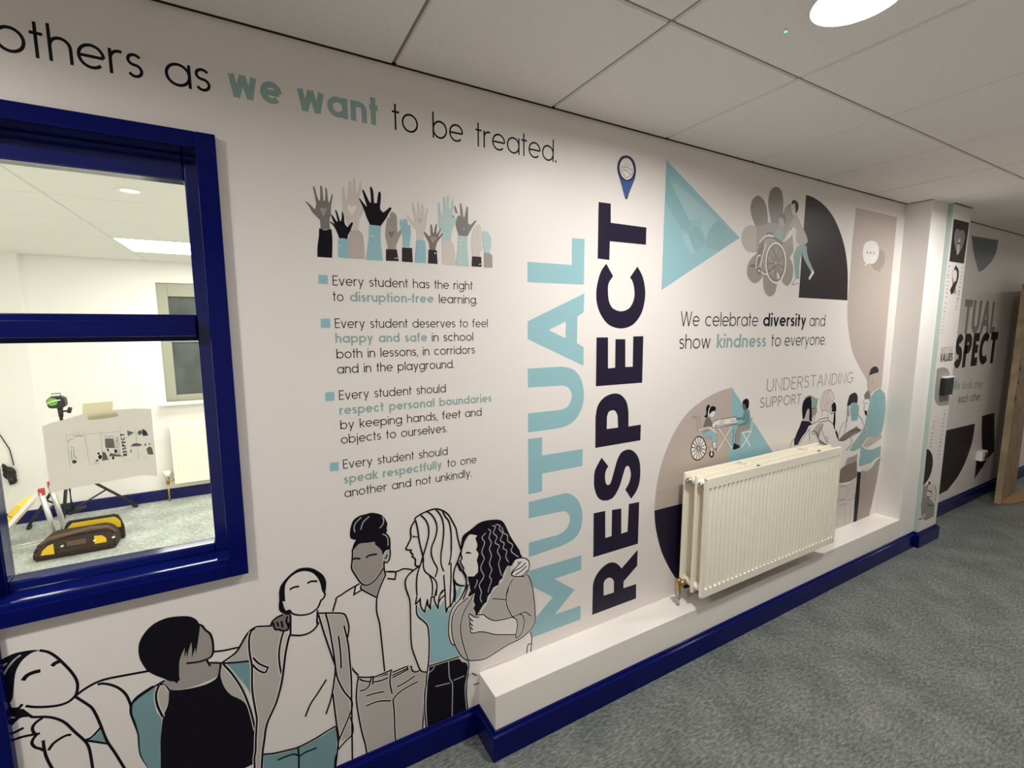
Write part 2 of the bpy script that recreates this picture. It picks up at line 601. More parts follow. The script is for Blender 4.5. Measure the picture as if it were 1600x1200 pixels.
rings = [[bm.verts.new((cx + r * cos(2 * pi * k / n), cy + r * sin(2 * pi * k / n), HR + z)) for k in range(n)]
         for r, z in ((0.055, 0.0), (0.053, -0.006), (0.036, -0.007), (0.033, -0.001))]
for a, b in zip(rings, rings[1:]):
    for k in range(n):
        bm.faces.new((a[k], b[k], b[(k + 1) % n], a[(k + 1) % n]))
bmesh.ops.recalc_face_normals(bm, faces=bm.faces)
link('rim', bm, m_rim, sp, True)
bm = bmesh.new()
bm.faces.new([bm.verts.new((cx + 0.034 * cos(2 * pi * k / n), cy + 0.034 * sin(2 * pi * k / n), HR - 0.0015)) for k in range(n)][::-1])
link('diffuser', bm, emission('spot glow', (1, 0.98, 0.95), 6.0), sp)


# ---- radiators
def groove_panel(bm, x0, x1, z0, z1, yf, pitch, depth, flip=1, mi=0, top=0.045, bot=0.04):
    """pressed steel front with recessed vertical grooves; yf = face plane, recess goes to +Y"""
    n = max(1, round((x1 - x0 - 0.03) / pitch))
    pitch = (x1 - x0 - 0.03) / n
    xs = [(x0, 0)]
    cx = x0 + 0.015
    for i in range(n):
        c = cx + (i + 0.5) * pitch
        w = pitch * 0.27
        xs += [(c - w - 0.003, 0), (c - w + 0.002, 0.6), (c - w + 0.005, 1), (c + w - 0.005, 1), (c + w - 0.002, 0.6), (c + w + 0.003, 0)]
    xs.append((x1, 0))
    rows = [(z1, 0), (z1 - top + 0.0015, 0), (z1 - top - 0.0015, 1), (z0 + bot + 0.004, 1), (z0 + bot - 0.004, 0), (z0, 0)]
    g = [[bm.verts.new((x, yf + depth * a * b, z)) for x, a in xs] for z, b in rows]
    for r in range(len(rows) - 1):
        for i in range(len(xs) - 1):
            f = bm.faces.new((g[r][i], g[r + 1][i], g[r + 1][i + 1], g[r][i + 1]))
            f.material_index = mi
            f.smooth = False


def make_radiator():
    x0, x1, z0, z1 = 1.355, 2.535, 0.325, 0.912
    t = empty('radiator', (1.95, 0.0, z0), 'white three-panel radiator hung on the mural wall above the pipe boxing', 'radiator')
    # front panel
    bm = bmesh.new()
    groove_panel(bm, x0, x1, z0, z1, -0.180, 0.0333, 0.0105)
    box(bm, x0, x1, -0.169, -0.163, z0, z1, bevel=0.002)
    box(bm, x0, x1, -0.1795, -0.168, z1 - 0.006, z1 + 0.001, bevel=0.001)
    box(bm, x0, x1, -0.1795, -0.168, z0 - 0.001, z0 + 0.005, bevel=0.001)
    for s in (x0, x1 - 0.004):
        box(bm, s, s + 0.004, -0.1795, -0.168, z0, z1)
    link('front_panel', bm, m_rad, t)
    for nm, y in (('middle_panel', -0.112), ('back_panel', -0.045)):
        bm = bmesh.new()
        box(bm, x0, x1, y - 0.012, y, z0, z1, bevel=0.003)
        link(nm, bm, m_rad, t)
    # convector fins between the panels
    for y in (-0.0805, -0.145):
        bm = bmesh.new()
        k = 70
        pts = []
        for i in range(k + 1):
            x = x0 + 0.06 + (x1 - x0 - 0.12) * i / k
            pts.append((x, y + (0.017 if i % 2 else -0.017)))
        A = [bm.verts.new((x, yy, z0 + 0.05)) for x, yy in pts]
        B = [bm.verts.new((x, yy, z1 - 0.026)) for x, yy in pts]
        for i in range(k):
            bm.faces.new((A[i], A[i + 1], B[i + 1], B[i]))
        link('convector', bm, m_rad, t)
    # headers joining the panels at the ends
    for x in (x0 + 0.028, x1 - 0.028):
        for z in (z0 + 0.035, z1 - 0.035):
            bm = bmesh.new()
            tube(bm, [(x, -0.05, z), (x, -0.17, z)], 0.019, 16)
            link('header_pipe', bm, m_rad, t)
    # grille strips and clips along the top
    bm = bmesh.new()
    for y in (-0.0845, -0.145):
        box(bm, x0 + 0.03, x1 - 0.03, y - 0.003, y + 0.003, z1 - 0.014, z1 - 0.004, bevel=0.001)
    for a_, b_ in ((-0.112, -0.057), (-0.170, -0.124)):
        box(bm, x0 + 0.03, x1 - 0.03, a_ + 0.004, b_ - 0.004, z1 - 0.024, z1 - 0.018)
    link('top_grille', bm, m_rad, t)
    for xx in (1.77, 2.33):
        bm = bmesh.new()
        box(bm, xx - 0.012, xx + 0.012, -0.118, -0.055, z1 - 0.006, z1 + 0.002, bevel=0.002)
        c_ = link('clip', bm, m_rad, t)
        bm = bmesh.new()
        box(bm, xx - 0.006, xx + 0.006, -0.168, -0.155, z1 - 0.008, z1 + 0.0035, bevel=0.001)
        link('clip_catch', bm, m_raddark, t)
    # wall brackets
    for xx in (x0 + 0.18, x1 - 0.18):
        bm = bmesh.new()
        box(bm, xx - 0.02, xx + 0.02, -0.046, -0.0005, z0 + 0.06, z1 - 0.06, bevel=0.002)
        link('wall_bracket', bm, m_rad, t)
    # bleed plug on the end and its washer
    bm = bmesh.new()
    tube(bm, [(x0 + 0.03, -0.075, z1 - 0.035), (x0 - 0.004, -0.075, z1 - 0.035)], 0.0145, 6)
    tube(bm, [(x0 + 0.0, -0.075, z1 - 0.035), (x0 - 0.014, -0.075, z1 - 0.035)], 0.007, 10)
    link('bleed_plug', bm, m_steel, t)
    bm = bmesh.new()
    tube(bm, [(x0 + 0.03, -0.142, z1 - 0.035), (x0 - 0.002, -0.142, z1 - 0.035)], 0.012, 6)
    link('blanking_plug', bm, m_steel, t)
    # brass valve and tail down to the boxing
    vx, vy = 1.318, -0.075
    vz = z0 + 0.033
    bm = bmesh.new()
    tube(bm, [(x0 + 0.03, vy, vz), (vx, vy, vz)], [0.013, 0.011], 14)
    tube(bm, [(x0 - 0.002, vy, vz), (x0 - 0.018, vy, vz)], 0.016, 6)
    tube(bm, [(vx, vy, vz + 0.03), (vx, vy, vz + 0.024), (vx, vy, vz - 0.012), (vx, vy, vz - 0.02), (vx, vy, vz - 0.04), (vx, vy, vz - 0.046)],
         [0.010, 0.014, 0.013, 0.010, 0.014, 0.010], 14)
    link('valve', bm, m_brass, t)
    bm = bmesh.new()
    tube(bm, [(vx, vy, vz - 0.044), (vx, vy, BZ)], 0.0078, 12)
    link('supply_pipe', bm, m_steel, t)
    return t


make_radiator()

rd = empty('radiator', (-0.65, YB, 0.16), 'white radiator under the window in the classroom', 'radiator')
bm = bmesh.new()
groove_panel(bm, -1.135, -0.2, 0.165, 0.735, YB - 0.1, 0.0333, 0.005)
box(bm, -1.135, -0.2, YB - 0.090, YB - 0.083, 0.165, 0.735)
link('front_panel', bm, m_rad, rd)
bm = bmesh.new()
box(bm, -1.135, -0.2, YB - 0.045, YB - 0.035, 0.165, 0.735, bevel=0.002)
box(bm, -1.0, -0.96, YB - 0.045, YB - 0.0005, 0.3, 0.6)
box(bm, -0.4, -0.36, YB - 0.045, YB - 0.0005, 0.3, 0.6)
link('back_panel', bm, m_rad, rd)
bm = bmesh.new()
box(bm, -1.133, -0.202, YB - 0.095, YB - 0.036, 0.725, 0.737, bevel=0.002)
link('top_grille', bm, m_rad, rd)
bm = bmesh.new()
tube(bm, [(-1.13, YB - 0.07, 0.20), (-1.195, YB - 0.07, 0.20)], 0.011, 12)
tube(bm, [(-1.19, YB - 0.07, 0.29), (-1.19, YB - 0.07, 0.24)], 0.03, 16, 1)
tube(bm, [(-1.19, YB - 0.07, 0.245), (-1.19, YB - 0.07, 0.17)], 0.014, 12)
tube(bm, [(-1.19, YB - 0.07, 0.175), (-1.19, YB - 0.07, 0.0)], 0.0075, 12)
link('valve', bm, [m_brass, m_gloss], rd)

# ---- small fixtures on the far walls
ws = empty('wall_sensor', (3.91, QY, 1.17), 'small black box fixed to the grey printed shape on the pier', 'sensor')
bm = bmesh.new()
box(bm, 3.838, 3.985, QY - 0.03, QY, 1.118, 1.243, bevel=0.006)
link('casing', bm, m_black, ws)
bm = bmesh.new()
box(bm, 3.845, 3.985, QY - 0.034, QY - 0.001, 1.243, 1.252, bevel=0.002)
link('top_lip', bm, m_rim, ws)
dh = empty('door_holder', (5.40, 0.0, 0.42), 'small white box on the far wall beside the open timber door', 'door holder')
bm = bmesh.new()
box(bm, 5.33, 5.46, -0.045, 0.0, 0.375, 0.465, bevel=0.006)
link('box', bm, m_rim, dh)
bm = bmesh.new()
tube(bm, [(5.395, -0.044, 0.42), (5.395, -0.052, 0.42)], 0.03, 18)
link('magnet', bm, m_steel, dh)

# ---- classroom: laser level on its tripod
tr = Vector((-1.80, 3.30, 0))
tc_ = on_y(114, 800, 3.30)
tr.x = tc_.x
lz = on_y(90, 628, 3.30)
m_blk = mat('black tripod', (0.012, 0.012, 0.012), 0.45, 0.4)
m_lgreen = mat('lime plastic', (0.16, 0.42, 0.05), 0.35, 0.4)
tp = empty('tripod', (tr.x, 3.30, 0), 'black tripod standing on the classroom floor behind the taped paper plan', 'tripod')
top = Vector((lz.x + 0.01, 3.30, lz.z - 0.06))
hub = Vector((on_y(113, 797, 3.30).x, 3.30, on_y(113, 797, 3.30).z))
bm = bmesh.new()
tube(bm, [hub - Vector((0, 0, 0.03)), hub + Vector((0.0, 0, 0.25)), top], [0.016, 0.014, 0.010], 12)
link('pole', bm, m_blk, tp)
bm = bmesh.new()
tube(bm, [top - Vector((0, 0, 0.06)), top + Vector((0, 0, 0.015))], [0.014, 0.018], 12)
tube(bm, [top - Vector((0, 0, 0.02)), top + Vector((0.06, -0.01, -0.01))], 0.007, 8)
tube(bm, [top + Vector((0.05, -0.01, -0.03)), top + Vector((0.062, -0.01, 0.012))], 0.013, 10)
link('head_clamp', bm, m_blk, tp)
coll = hub + (top - hub) * 0.42
feet = [Vector((-1.43, 3.66, 0)), Vector((-1.82, 3.22, 0)), Vector((-2.1, 3.5, 0))]
for ft in feet:
    bm = bmesh.new()
    tube(bm, [coll, ft + Vector((0, 0, 0.02))], 0.011, 8)
    tube(bm, [hub, coll + (ft - coll) * 0.52], 0.007, 8)
    tube(bm, [ft + (coll - ft) * 0.06, ft + Vector((0, 0, 0.004))], 0.015, 8)
    link('leg', bm, m_blk, tp)
bm = bmesh.new()
tube(bm, [hub - Vector((0.02, 0, 0.03)), hub + Vector((0.03, -0.02, 0.0)), hub + Vector((0.09, -0.02, 0.02))], 0.012, 8)
link('spreader_hub', bm, m_blk, tp)

LS = 0.6
lv = empty('laser_level', (lz.x, 3.30, top.z + 0.015), 'green and black laser level on top of the black tripod', 'laser level')
bz = top.z + 0.015
bm = bmesh.new()
prism(bm, [(u * LS, v * LS) for u, v in [(-0.085, 0.02), (-0.06, 0.0), (0.06, 0.0), (0.085, 0.03), (0.08, 0.12), (0.04, 0.15), (-0.05, 0.15), (-0.095, 0.11)]], 1, 3.265, 3.335)
bmesh.ops.translate(bm, vec=(lz.x, 0, bz), verts=bm.verts)
bmesh.ops.bevel(bm, geom=bm.edges[:], offset=0.004, segments=2, affect='EDGES')
link('body', bm, m_blk, lv)
bm = bmesh.new()
tube(bm, [(lz.x - LS * 0.035, 3.268, bz + LS * 0.085), (lz.x - LS * 0.035, 3.258, bz + LS * 0.085)], [0.055 * LS, 0.048 * LS], 20)
link('lens_ring', bm, m_lgreen, lv)
bm = bmesh.new()
tube(bm, [(lz.x - LS * 0.09, 3.262, bz + LS * 0.06), (lz.x - LS * 0.05, 3.255, bz + LS * 0.085), (lz.x + LS * 0.0, 3.253, bz + LS * 0.10), (lz.x + LS * 0.045, 3.261, bz + LS * 0.105)], 0.004, 8)
link('stripe', bm, m_gloss, lv)
bm = bmesh.new()
tube(bm, [(lz.x - LS * 0.05, 3.30, bz + LS * 0.145), (lz.x - LS * 0.05, 3.30, bz + LS * 0.185), (lz.x + LS * 0.035, 3.30, bz + LS * 0.185), (lz.x + LS * 0.035, 3.30, bz + LS * 0.145)], 0.0035, 8)
link('carry_handle', bm, m_blk, lv)

# ---- classroom: tool bag
m_bag = mat('dark brown canvas', (0.045, 0.03, 0.022), 0.8, 0.2, noise=(30, 0.3))
m_yel = mat('yellow fabric', (0.75, 0.50, 0.02), 0.6, 0.3)
m_strap = mat('brown webbing', (0.13, 0.08, 0.055), 0.7, 0.2)
bx0, bx1, by = -1.85, -1.40, 2.735
tb = empty('tool_bag', ((bx0 + bx1) / 2, by + 0.1, 0), 'black and yellow open tool bag on the classroom floor', 'bag')


def outline(x0, x1, z0, z1, k):
    w = x1 - x0
    return [(x0, z0), (x1, z0), (x1, z0 + (z1 - z0) * 0.45), (x1 - w * 0.04, z0 + (z1 - z0) * 0.75), (x1 - w * k, z1),
            (x0 + w * k * 1.4, z1), (x0 + w * 0.06, z0 + (z1 - z0) * 0.68), (x0, z0 + (z1 - z0) * 0.4)]


bm = bmesh.new()
prism(bm, outline(bx0, bx1, 0.0, 0.155, 0.14), 1, by, by + 0.17)
bmesh.ops.bevel(bm, geom=bm.edges[:], offset=0.012, segments=2, affect='EDGES')
link('body', bm, m_bag, tb)
bm = bmesh.new()
prism(bm, outline(bx0 + 0.1, bx1 + 0.02, 0.0, 0.20, 0.1), 1, by + 0.17, by + 0.21)
bmesh.ops.bevel(bm, geom=bm.edges[:], offset=0.008, segments=2, affect='EDGES')
link('back_flap', bm, m_blk, tb)
bm = bmesh.new()
prism(bm, outline(bx0 + 0.135, bx1 + 0.005, 0.10, 0.186, 0.1), 1, by + 0.164, by + 0.172)
link('flap_panel', bm, m_yel, tb)
for a in ([(bx0 + 0.045, 0.045), (bx0 + 0.115, 0.04), (bx0 + 0.115, 0.115), (bx0 + 0.085, 0.105), (bx0 + 0.055, 0.075)],
          [(bx1 - 0.115, 0.062), (bx1 - 0.05, 0.062), (bx1 - 0.05, 0.09), (bx1 - 0.07, 0.115), (bx1 - 0.115, 0.122)]):
    bm = bmesh.new()
    prism(bm, a, 1, by - 0.006, by + 0.006)
    link('corner_patch', bm, m_yel, tb)
bm = bmesh.new()
tube(bm, [(bx0 + 0.03, by + 0.03, 0.10), (bx0 + 0.09, by - 0.0, 0.15), (bx0 + 0.2, by - 0.01, 0.17), (bx1 - 0.12, by - 0.01, 0.185), (bx1 - 0.04, by + 0.02, 0.165), (bx1 - 0.005, by + 0.05, 0.11)], 0.013, 10)
link('carry_handle', bm, m_strap, tb)
bm = bmesh.new()
box(bm, bx0 + 0.185, bx0 + 0.29, by - 0.008, by + 0.004, 0.078, 0.115, bevel=0.003)
link('label_patch', bm, m_strap, tb)
for x in (bx0 + 0.155, bx0 + 0.33, bx1 - 0.015):
    bm = bmesh.new()
    tube(bm, [(x, by - 0.004, 0.085), (x + 0.012, by - 0.006, 0.09)], 0.007, 10)
    link('buckle', bm, m_rim, tb)

# ---- classroom: step ladder, at the left edge of the window
m_alu = mat('aluminium', (0.62, 0.62, 0.60), 0.35, 0.5, 0.6)
m_ylw = mat('yellow tread', (0.85, 0.62, 0.08), 0.5, 0.3)
m_red = mat('red plastic cap', (0.45, 0.05, 0.05), 0.4, 0.4)
ly = 2.975
A_ = on_y(63, 770, ly)
Bf = on_y(92, 850, 2.975)
Ft = on_y(14, 822, ly)
sl = empty('step_ladder', (A_.x - 0.1, ly, 0), 'folding step ladder with yellow treads at the left of the classroom', 'ladder')
L_ = on_y(8, 832, ly)
u_ = Vector((A_.x - L_.x, 0, A_.z - L_.z))
L_ = Vector((A_.x, 0, A_.z)) - u_ * (A_.z / max(0.05, (A_.z - L_.z)))
u_ = Vector((A_.x - L_.x, 0, A_.z)).normalized()
n_ = Vector((-u_.z, 0, u_.x))
for dy in (0.0, 0.185):
    bm = bmesh.new()
    tube(bm, [(A_.x, ly + dy + 0.008, A_.z), (Bf.x, ly + dy + 0.008, 0.0)], 0.017, 6)
    link('rear_leg', bm, m_alu, sl)
    bm = bmesh.new()
    a0, a1 = Vector((L_.x, 0, 0.0)), Vector((A_.x, 0, A_.z))
    prism(bm, [(q.x, q.z) for q in (a0 - u_ * 0.0, a1, a1 + n_ * 0.026, a0 + n_ * 0.026 + u_ * 0.02)], 1, ly + dy, ly + dy + 0.016)
    link('stile', bm, m_gloss, sl)
for k in range(4):
    bm = bmesh.new()
    a0 = Vector((L_.x, 0, 0)) + u_ * (0.05 + 0.095 * k) + n_ * 0.027
    prism(bm, [(q.x, q.z) for q in (a0, a0 + u_ * 0.085, a0 + u_ * 0.085 + n_ * 0.034, a0 + n_ * 0.034)], 1, ly - 0.002, ly + 0.203)
    link('tread', bm, m_ylw, sl)
bm = bmesh.new()
tube(bm, [(L_.x + 0.03, ly + 0.02, 0.05), (Bf.x - 0.015, ly + 0.02, 0.06)], 0.007, 8)
link('brace', bm, m_alu, sl)
for dy in (0.0, 0.185):
    bm = bmesh.new()
    box(bm, A_.x - 0.012, A_.x + 0.022, ly + dy - 0.006, ly + dy + 0.022, A_.z - 0.02, A_.z + 0.03, bevel=0.005)
    link('hinge_cap', bm, m_red, sl)

# ---- classroom: cable hanging on the far wall
c0 = on_y(3, 684, YB - 0.065)
c1 = on_y(22, 727, YB - 0.065)
cb = empty('hanging_cable', (c1.x, YB - 0.065, c1.z), 'thin dark cable with a bundled plug hanging on the classroom wall', 'cable')
bm = bmesh.new()
tube(bm, [(c0.x - 0.05, YB - 0.063, c0.z + 0.12), (c0.x, YB - 0.064, c0.z), (c0.x + 0.035, YB - 0.066, c0.z - 0.1), (c1.x, YB - 0.07, c1.z)], 0.0035, 8)
link('lead', bm, m_blk, cb)
bm = bmesh.new()
for k in range(5):
    a = k * 0.5
    pts = [(c1.x - 0.03 + 0.035 * cos(t + a), YB - 0.075, c1.z - 0.06 + (0.05 + .008 * k) * sin(t)) for t in [i * pi / 6 for i in range(13)]]
    tube(bm, pts, 0.005, 6)
tube(bm, [(c1.x - 0.03, YB - 0.08, c1.z - 0.09), (c1.x - 0.015, YB - 0.08, c1.z - 0.15)], [0.016, 0.022], 10)
link('plug_bundle', bm, m_blk, cb)
# ================================================================== PRINTED GRAPHICS
def vinyl(name, k, rough=VR):
    """print colour given relative to the white of the sheet"""
    return mat('print ' + name, tuple(min(1, w * c) for w, c in zip(WALLC, k)), rough, 0.35)


INK = {
    'paper': m_wall,
    'black': mat('print black', (0.006, 0.005, 0.010), 0.5, 0.14),
    'navy': mat('print navy', (0.015, 0.010, 0.030), VR, 0.22),
    'teal': vinyl('teal', (0.37, 0.68, 0.78)),
    'cteal': vinyl('cool teal', (0.31, 0.57, 0.61)),
    'pteal': vinyl('pale teal', (0.56, 0.80, 0.82)),
    'deep_dim_teal': vinyl('deep and dimmed teal', (0.23, 0.44, 0.49)),  # also the plain teal darkened for dim light on the lower-left friends
    'gteal': vinyl('lettering teal', (0.36, 0.56, 0.56)),
    'grey': vinyl('grey', (0.62, 0.61, 0.60)),
    'lgrey': vinyl('light grey', (0.80, 0.77, 0.74)),
    'mgrey': vinyl('mid grey', (0.44, 0.42, 0.41)),
    'dgrey': vinyl('dark grey', (0.25, 0.24, 0.24)),
    'xgrey': mat('print charcoal', (0.028, 0.022, 0.023), 0.45, 0.2),
    'taupe': vinyl('taupe', (0.46, 0.41, 0.37)),
    'stone': vinyl('stone', (0.64, 0.58, 0.54)),
    'umber': vinyl('umber', (0.25, 0.215, 0.185)),
    'petal': vinyl('petal', (0.33, 0.305, 0.29)),
    'line': vinyl('line grey', (0.30, 0.27, 0.26)),
    'blue': vinyl('pin blue', (0.07, 0.15, 0.42)),
    'pinnavy': vinyl('pin navy', (0.03, 0.035, 0.12)),
    'hilite': vinyl('pale highlight', (0.55, 0.56, 0.66)),
    'rose': vinyl('rose', (0.75, 0.60, 0.53)),
    'redink': vinyl('red ink', (0.60, 0.20, 0.17)),
    'slate': vinyl('slate', (0.16, 0.19, 0.21)),
    'sage': vinyl('sage', (0.34, 0.37, 0.33)),
    'white': vinyl('white ink', (1.06, 1.07, 1.08)),
}


def parse(s):
    out = []
    for t in s.split():
        c = t.startswith('*')
        x, y = t.lstrip('*').split(',')
        out.append((float(x), float(y), c))
    return out


def cr(p0, p1, p2, p3, n):
    r = []
    for i in range(n):
        t = i / n
        r.append(0.5 * (2 * p1 + (p2 - p0) * t + (2 * p0 - 5 * p1 + 4 * p2 - p3) * t * t + (3 * p1 - p0 - 3 * p2 + p3) * t ** 3))
    return r


def smooth(pts, corner, closed, n=5):
    N = len(pts)
    out = []
    for i in range(N if closed else N - 1):
        a, b = pts[i], pts[(i + 1) % N]
        ca, cb_ = corner[i], corner[(i + 1) % N]
        if not closed and i == 0:
            ca = True
        if not closed and i == N - 2:
            cb_ = True
        if ca and cb_:
            out.append(a)
            continue
        pa = a if ca else pts[(i - 1) % N]
        pb = b if cb_ else pts[(i + 2) % N]
        if (b - a).length < 1e-9:
            continue
        out += cr(pa, a, b, pb, n)
    if not closed:
        out.append(pts[-1])
    return out


class Art:
    """flat print: filled shapes and ruled lines on the plane Y=y, each layer a hair in front of the last"""
    STEP = 0.00001

    def __init__(s, name, parent, y=0.0, base=0.0005, label=None):
        s.name, s.parent, s.y, s.off, s.label = name, parent, y, base * 0.28, label
        s.v, s.f, s.mi, s.mats = [], [], [], []
        s.frame = (0, 0, 1)

    def z(s, ox, oy, k):
        s.frame = (ox, oy, k)
        return s

    def P(s, x, y):
        ox, oy, k = s.frame
        w = on_y(ox + x / k, oy + y / k, s.y)
        return Vector((w.x, w.z))

    def m(s, ink):
        m_ = INK[ink]
        if m_ not in s.mats:
            s.mats.append(m_)
        return s.mats.index(m_)

    def put(s, ink, verts, faces):
        b = len(s.v)
        Y = s.y - s.off
        s.v += [(p[0], Y, p[1]) for p in verts]
        k = s.m(ink)
        for f in faces:
            s.f.append([b + i for i in f])
            s.mi.append(k)

    def polys(s, ink, loops):
        verts, faces, n = [], [], 0
        for lp in loops:
            lp = [p for i, p in enumerate(lp) if (p - lp[i - 1]).length > 1e-6]
            if len(lp) < 3:
                continue
            ar = sum(lp[i - 1].x * lp[i].y - lp[i].x * lp[i - 1].y for i in range(len(lp)))
            if ar < 0:
                lp = lp[::-1]
            faces.append(list(range(n, n + len(lp))))
            verts += lp
            n += len(lp)
        r = delaunay_2d_cdt(verts, [], faces, 2 if len(loops) > 1 else 1, 1e-7)
        fs = []
        for f in r[2]:
            a = sum(r[0][f[i - 1]].x * r[0][f[i]].y - r[0][f[i]].x * r[0][f[i - 1]].y for i in range(len(f)))
            fs.append(f if a > 0 else f[::-1])
        s.put(ink, r[0], fs)
        s.off += s.STEP

    def loop(s, d):
        q = parse(d)
        return smooth([s.P(x, y) for x, y, c in q], [c for *_, c in q], True)

    def fill(s, ink, *ds):
        s.polys(ink, [s.loop(d) for d in ds])
        return s

    def ribbon(s, ink, pts, w, closed=False):
        pts = [p for i, p in enumerate(pts) if i == 0 or (p - pts[i - 1]).length > 1e-6]
        if closed and (pts[0] - pts[-1]).length < 1e-6:
            pts = pts[:-1]
        N = len(pts)
        if N < 2:
            return
        L, R = [], []
        for i in range(N):
            ds = []
            if closed or i > 0:
                ds.append((pts[i] - pts[i - 1]).normalized())
            if closed or i < N - 1:
                ds.append((pts[(i + 1) % N] - pts[i]).normalized())
            ns = [Vector((-d_.y, d_.x)) for d_ in ds]
            nn = sum(ns, Vector((0, 0)))
            if nn.length < 1e-6:
                nn = ns[0].copy()
            nn.normalize()
            k = min(2.0, 1 / max(0.2, nn.dot(ns[0])))
            h = w / 2 * k
            L.append(pts[i] + nn * h)
            R.append(pts[i] - nn * h)
        vs_ = L + R
        fs = []
        for i in range(N if closed else N - 1):
            j = (i + 1) % N
            fs.append((N + i, N + j, j, i))
        s.put(ink, vs_, fs)
        s.off += 0.0000015

    def line(s, ink, w, *ds, halo=0.0, closed=False):
        L = []
        for d in ds:
            q = parse(d)
            L.append(smooth([s.P(x, y) for x, y, c in q], [c for *_, c in q], closed, 4))
        if halo:
            for pts in L:
                s.ribbon('paper', pts, w + 2 * halo, closed)
            s.off += s.STEP
        for pts in L:
            s.ribbon(ink, pts, w, closed)
        s.off += s.STEP
        return s

    def dot(s, ink, x, y, rx, ry=None):
        ry = ry or rx
        pts = [s.P(x + rx * cos(t), y + ry * sin(t)) for t in [i * pi / 10 for i in range(20)]]
        s.polys(ink, [pts])
        return s

    def done(s):
        me = bpy.data.meshes.new(s.name)
        me.from_pydata(s.v, [], s.f)
        for m_ in s.mats:
            me.materials.append(m_)
        me.polygons.foreach_set('material_index', s.mi)
        me.update()
        o = bpy.data.objects.new(s.name, me)
        COL.objects.link(o)
        if s.parent:
            o.parent = s.parent
            r_ = s.parent
            while r_.parent:
                r_ = r_.parent
            if s.parent == r_:
                o.matrix_parent_inverse = Matrix.Translation(-Vector(r_['base']))
        if s.label:
            o['label'] = s.label
        return o


# ------------------------------------------------------------------ geometric stroke lettering (x-height 1)
def arc(cx, cy, rx, ry, a0, a1, n=14):
    return [(cx + rx * cos(radians(a0 + (a1 - a0) * i / n)), cy + ry * sin(radians(a0 + (a1 - a0) * i / n))) for i in range(n + 1)]


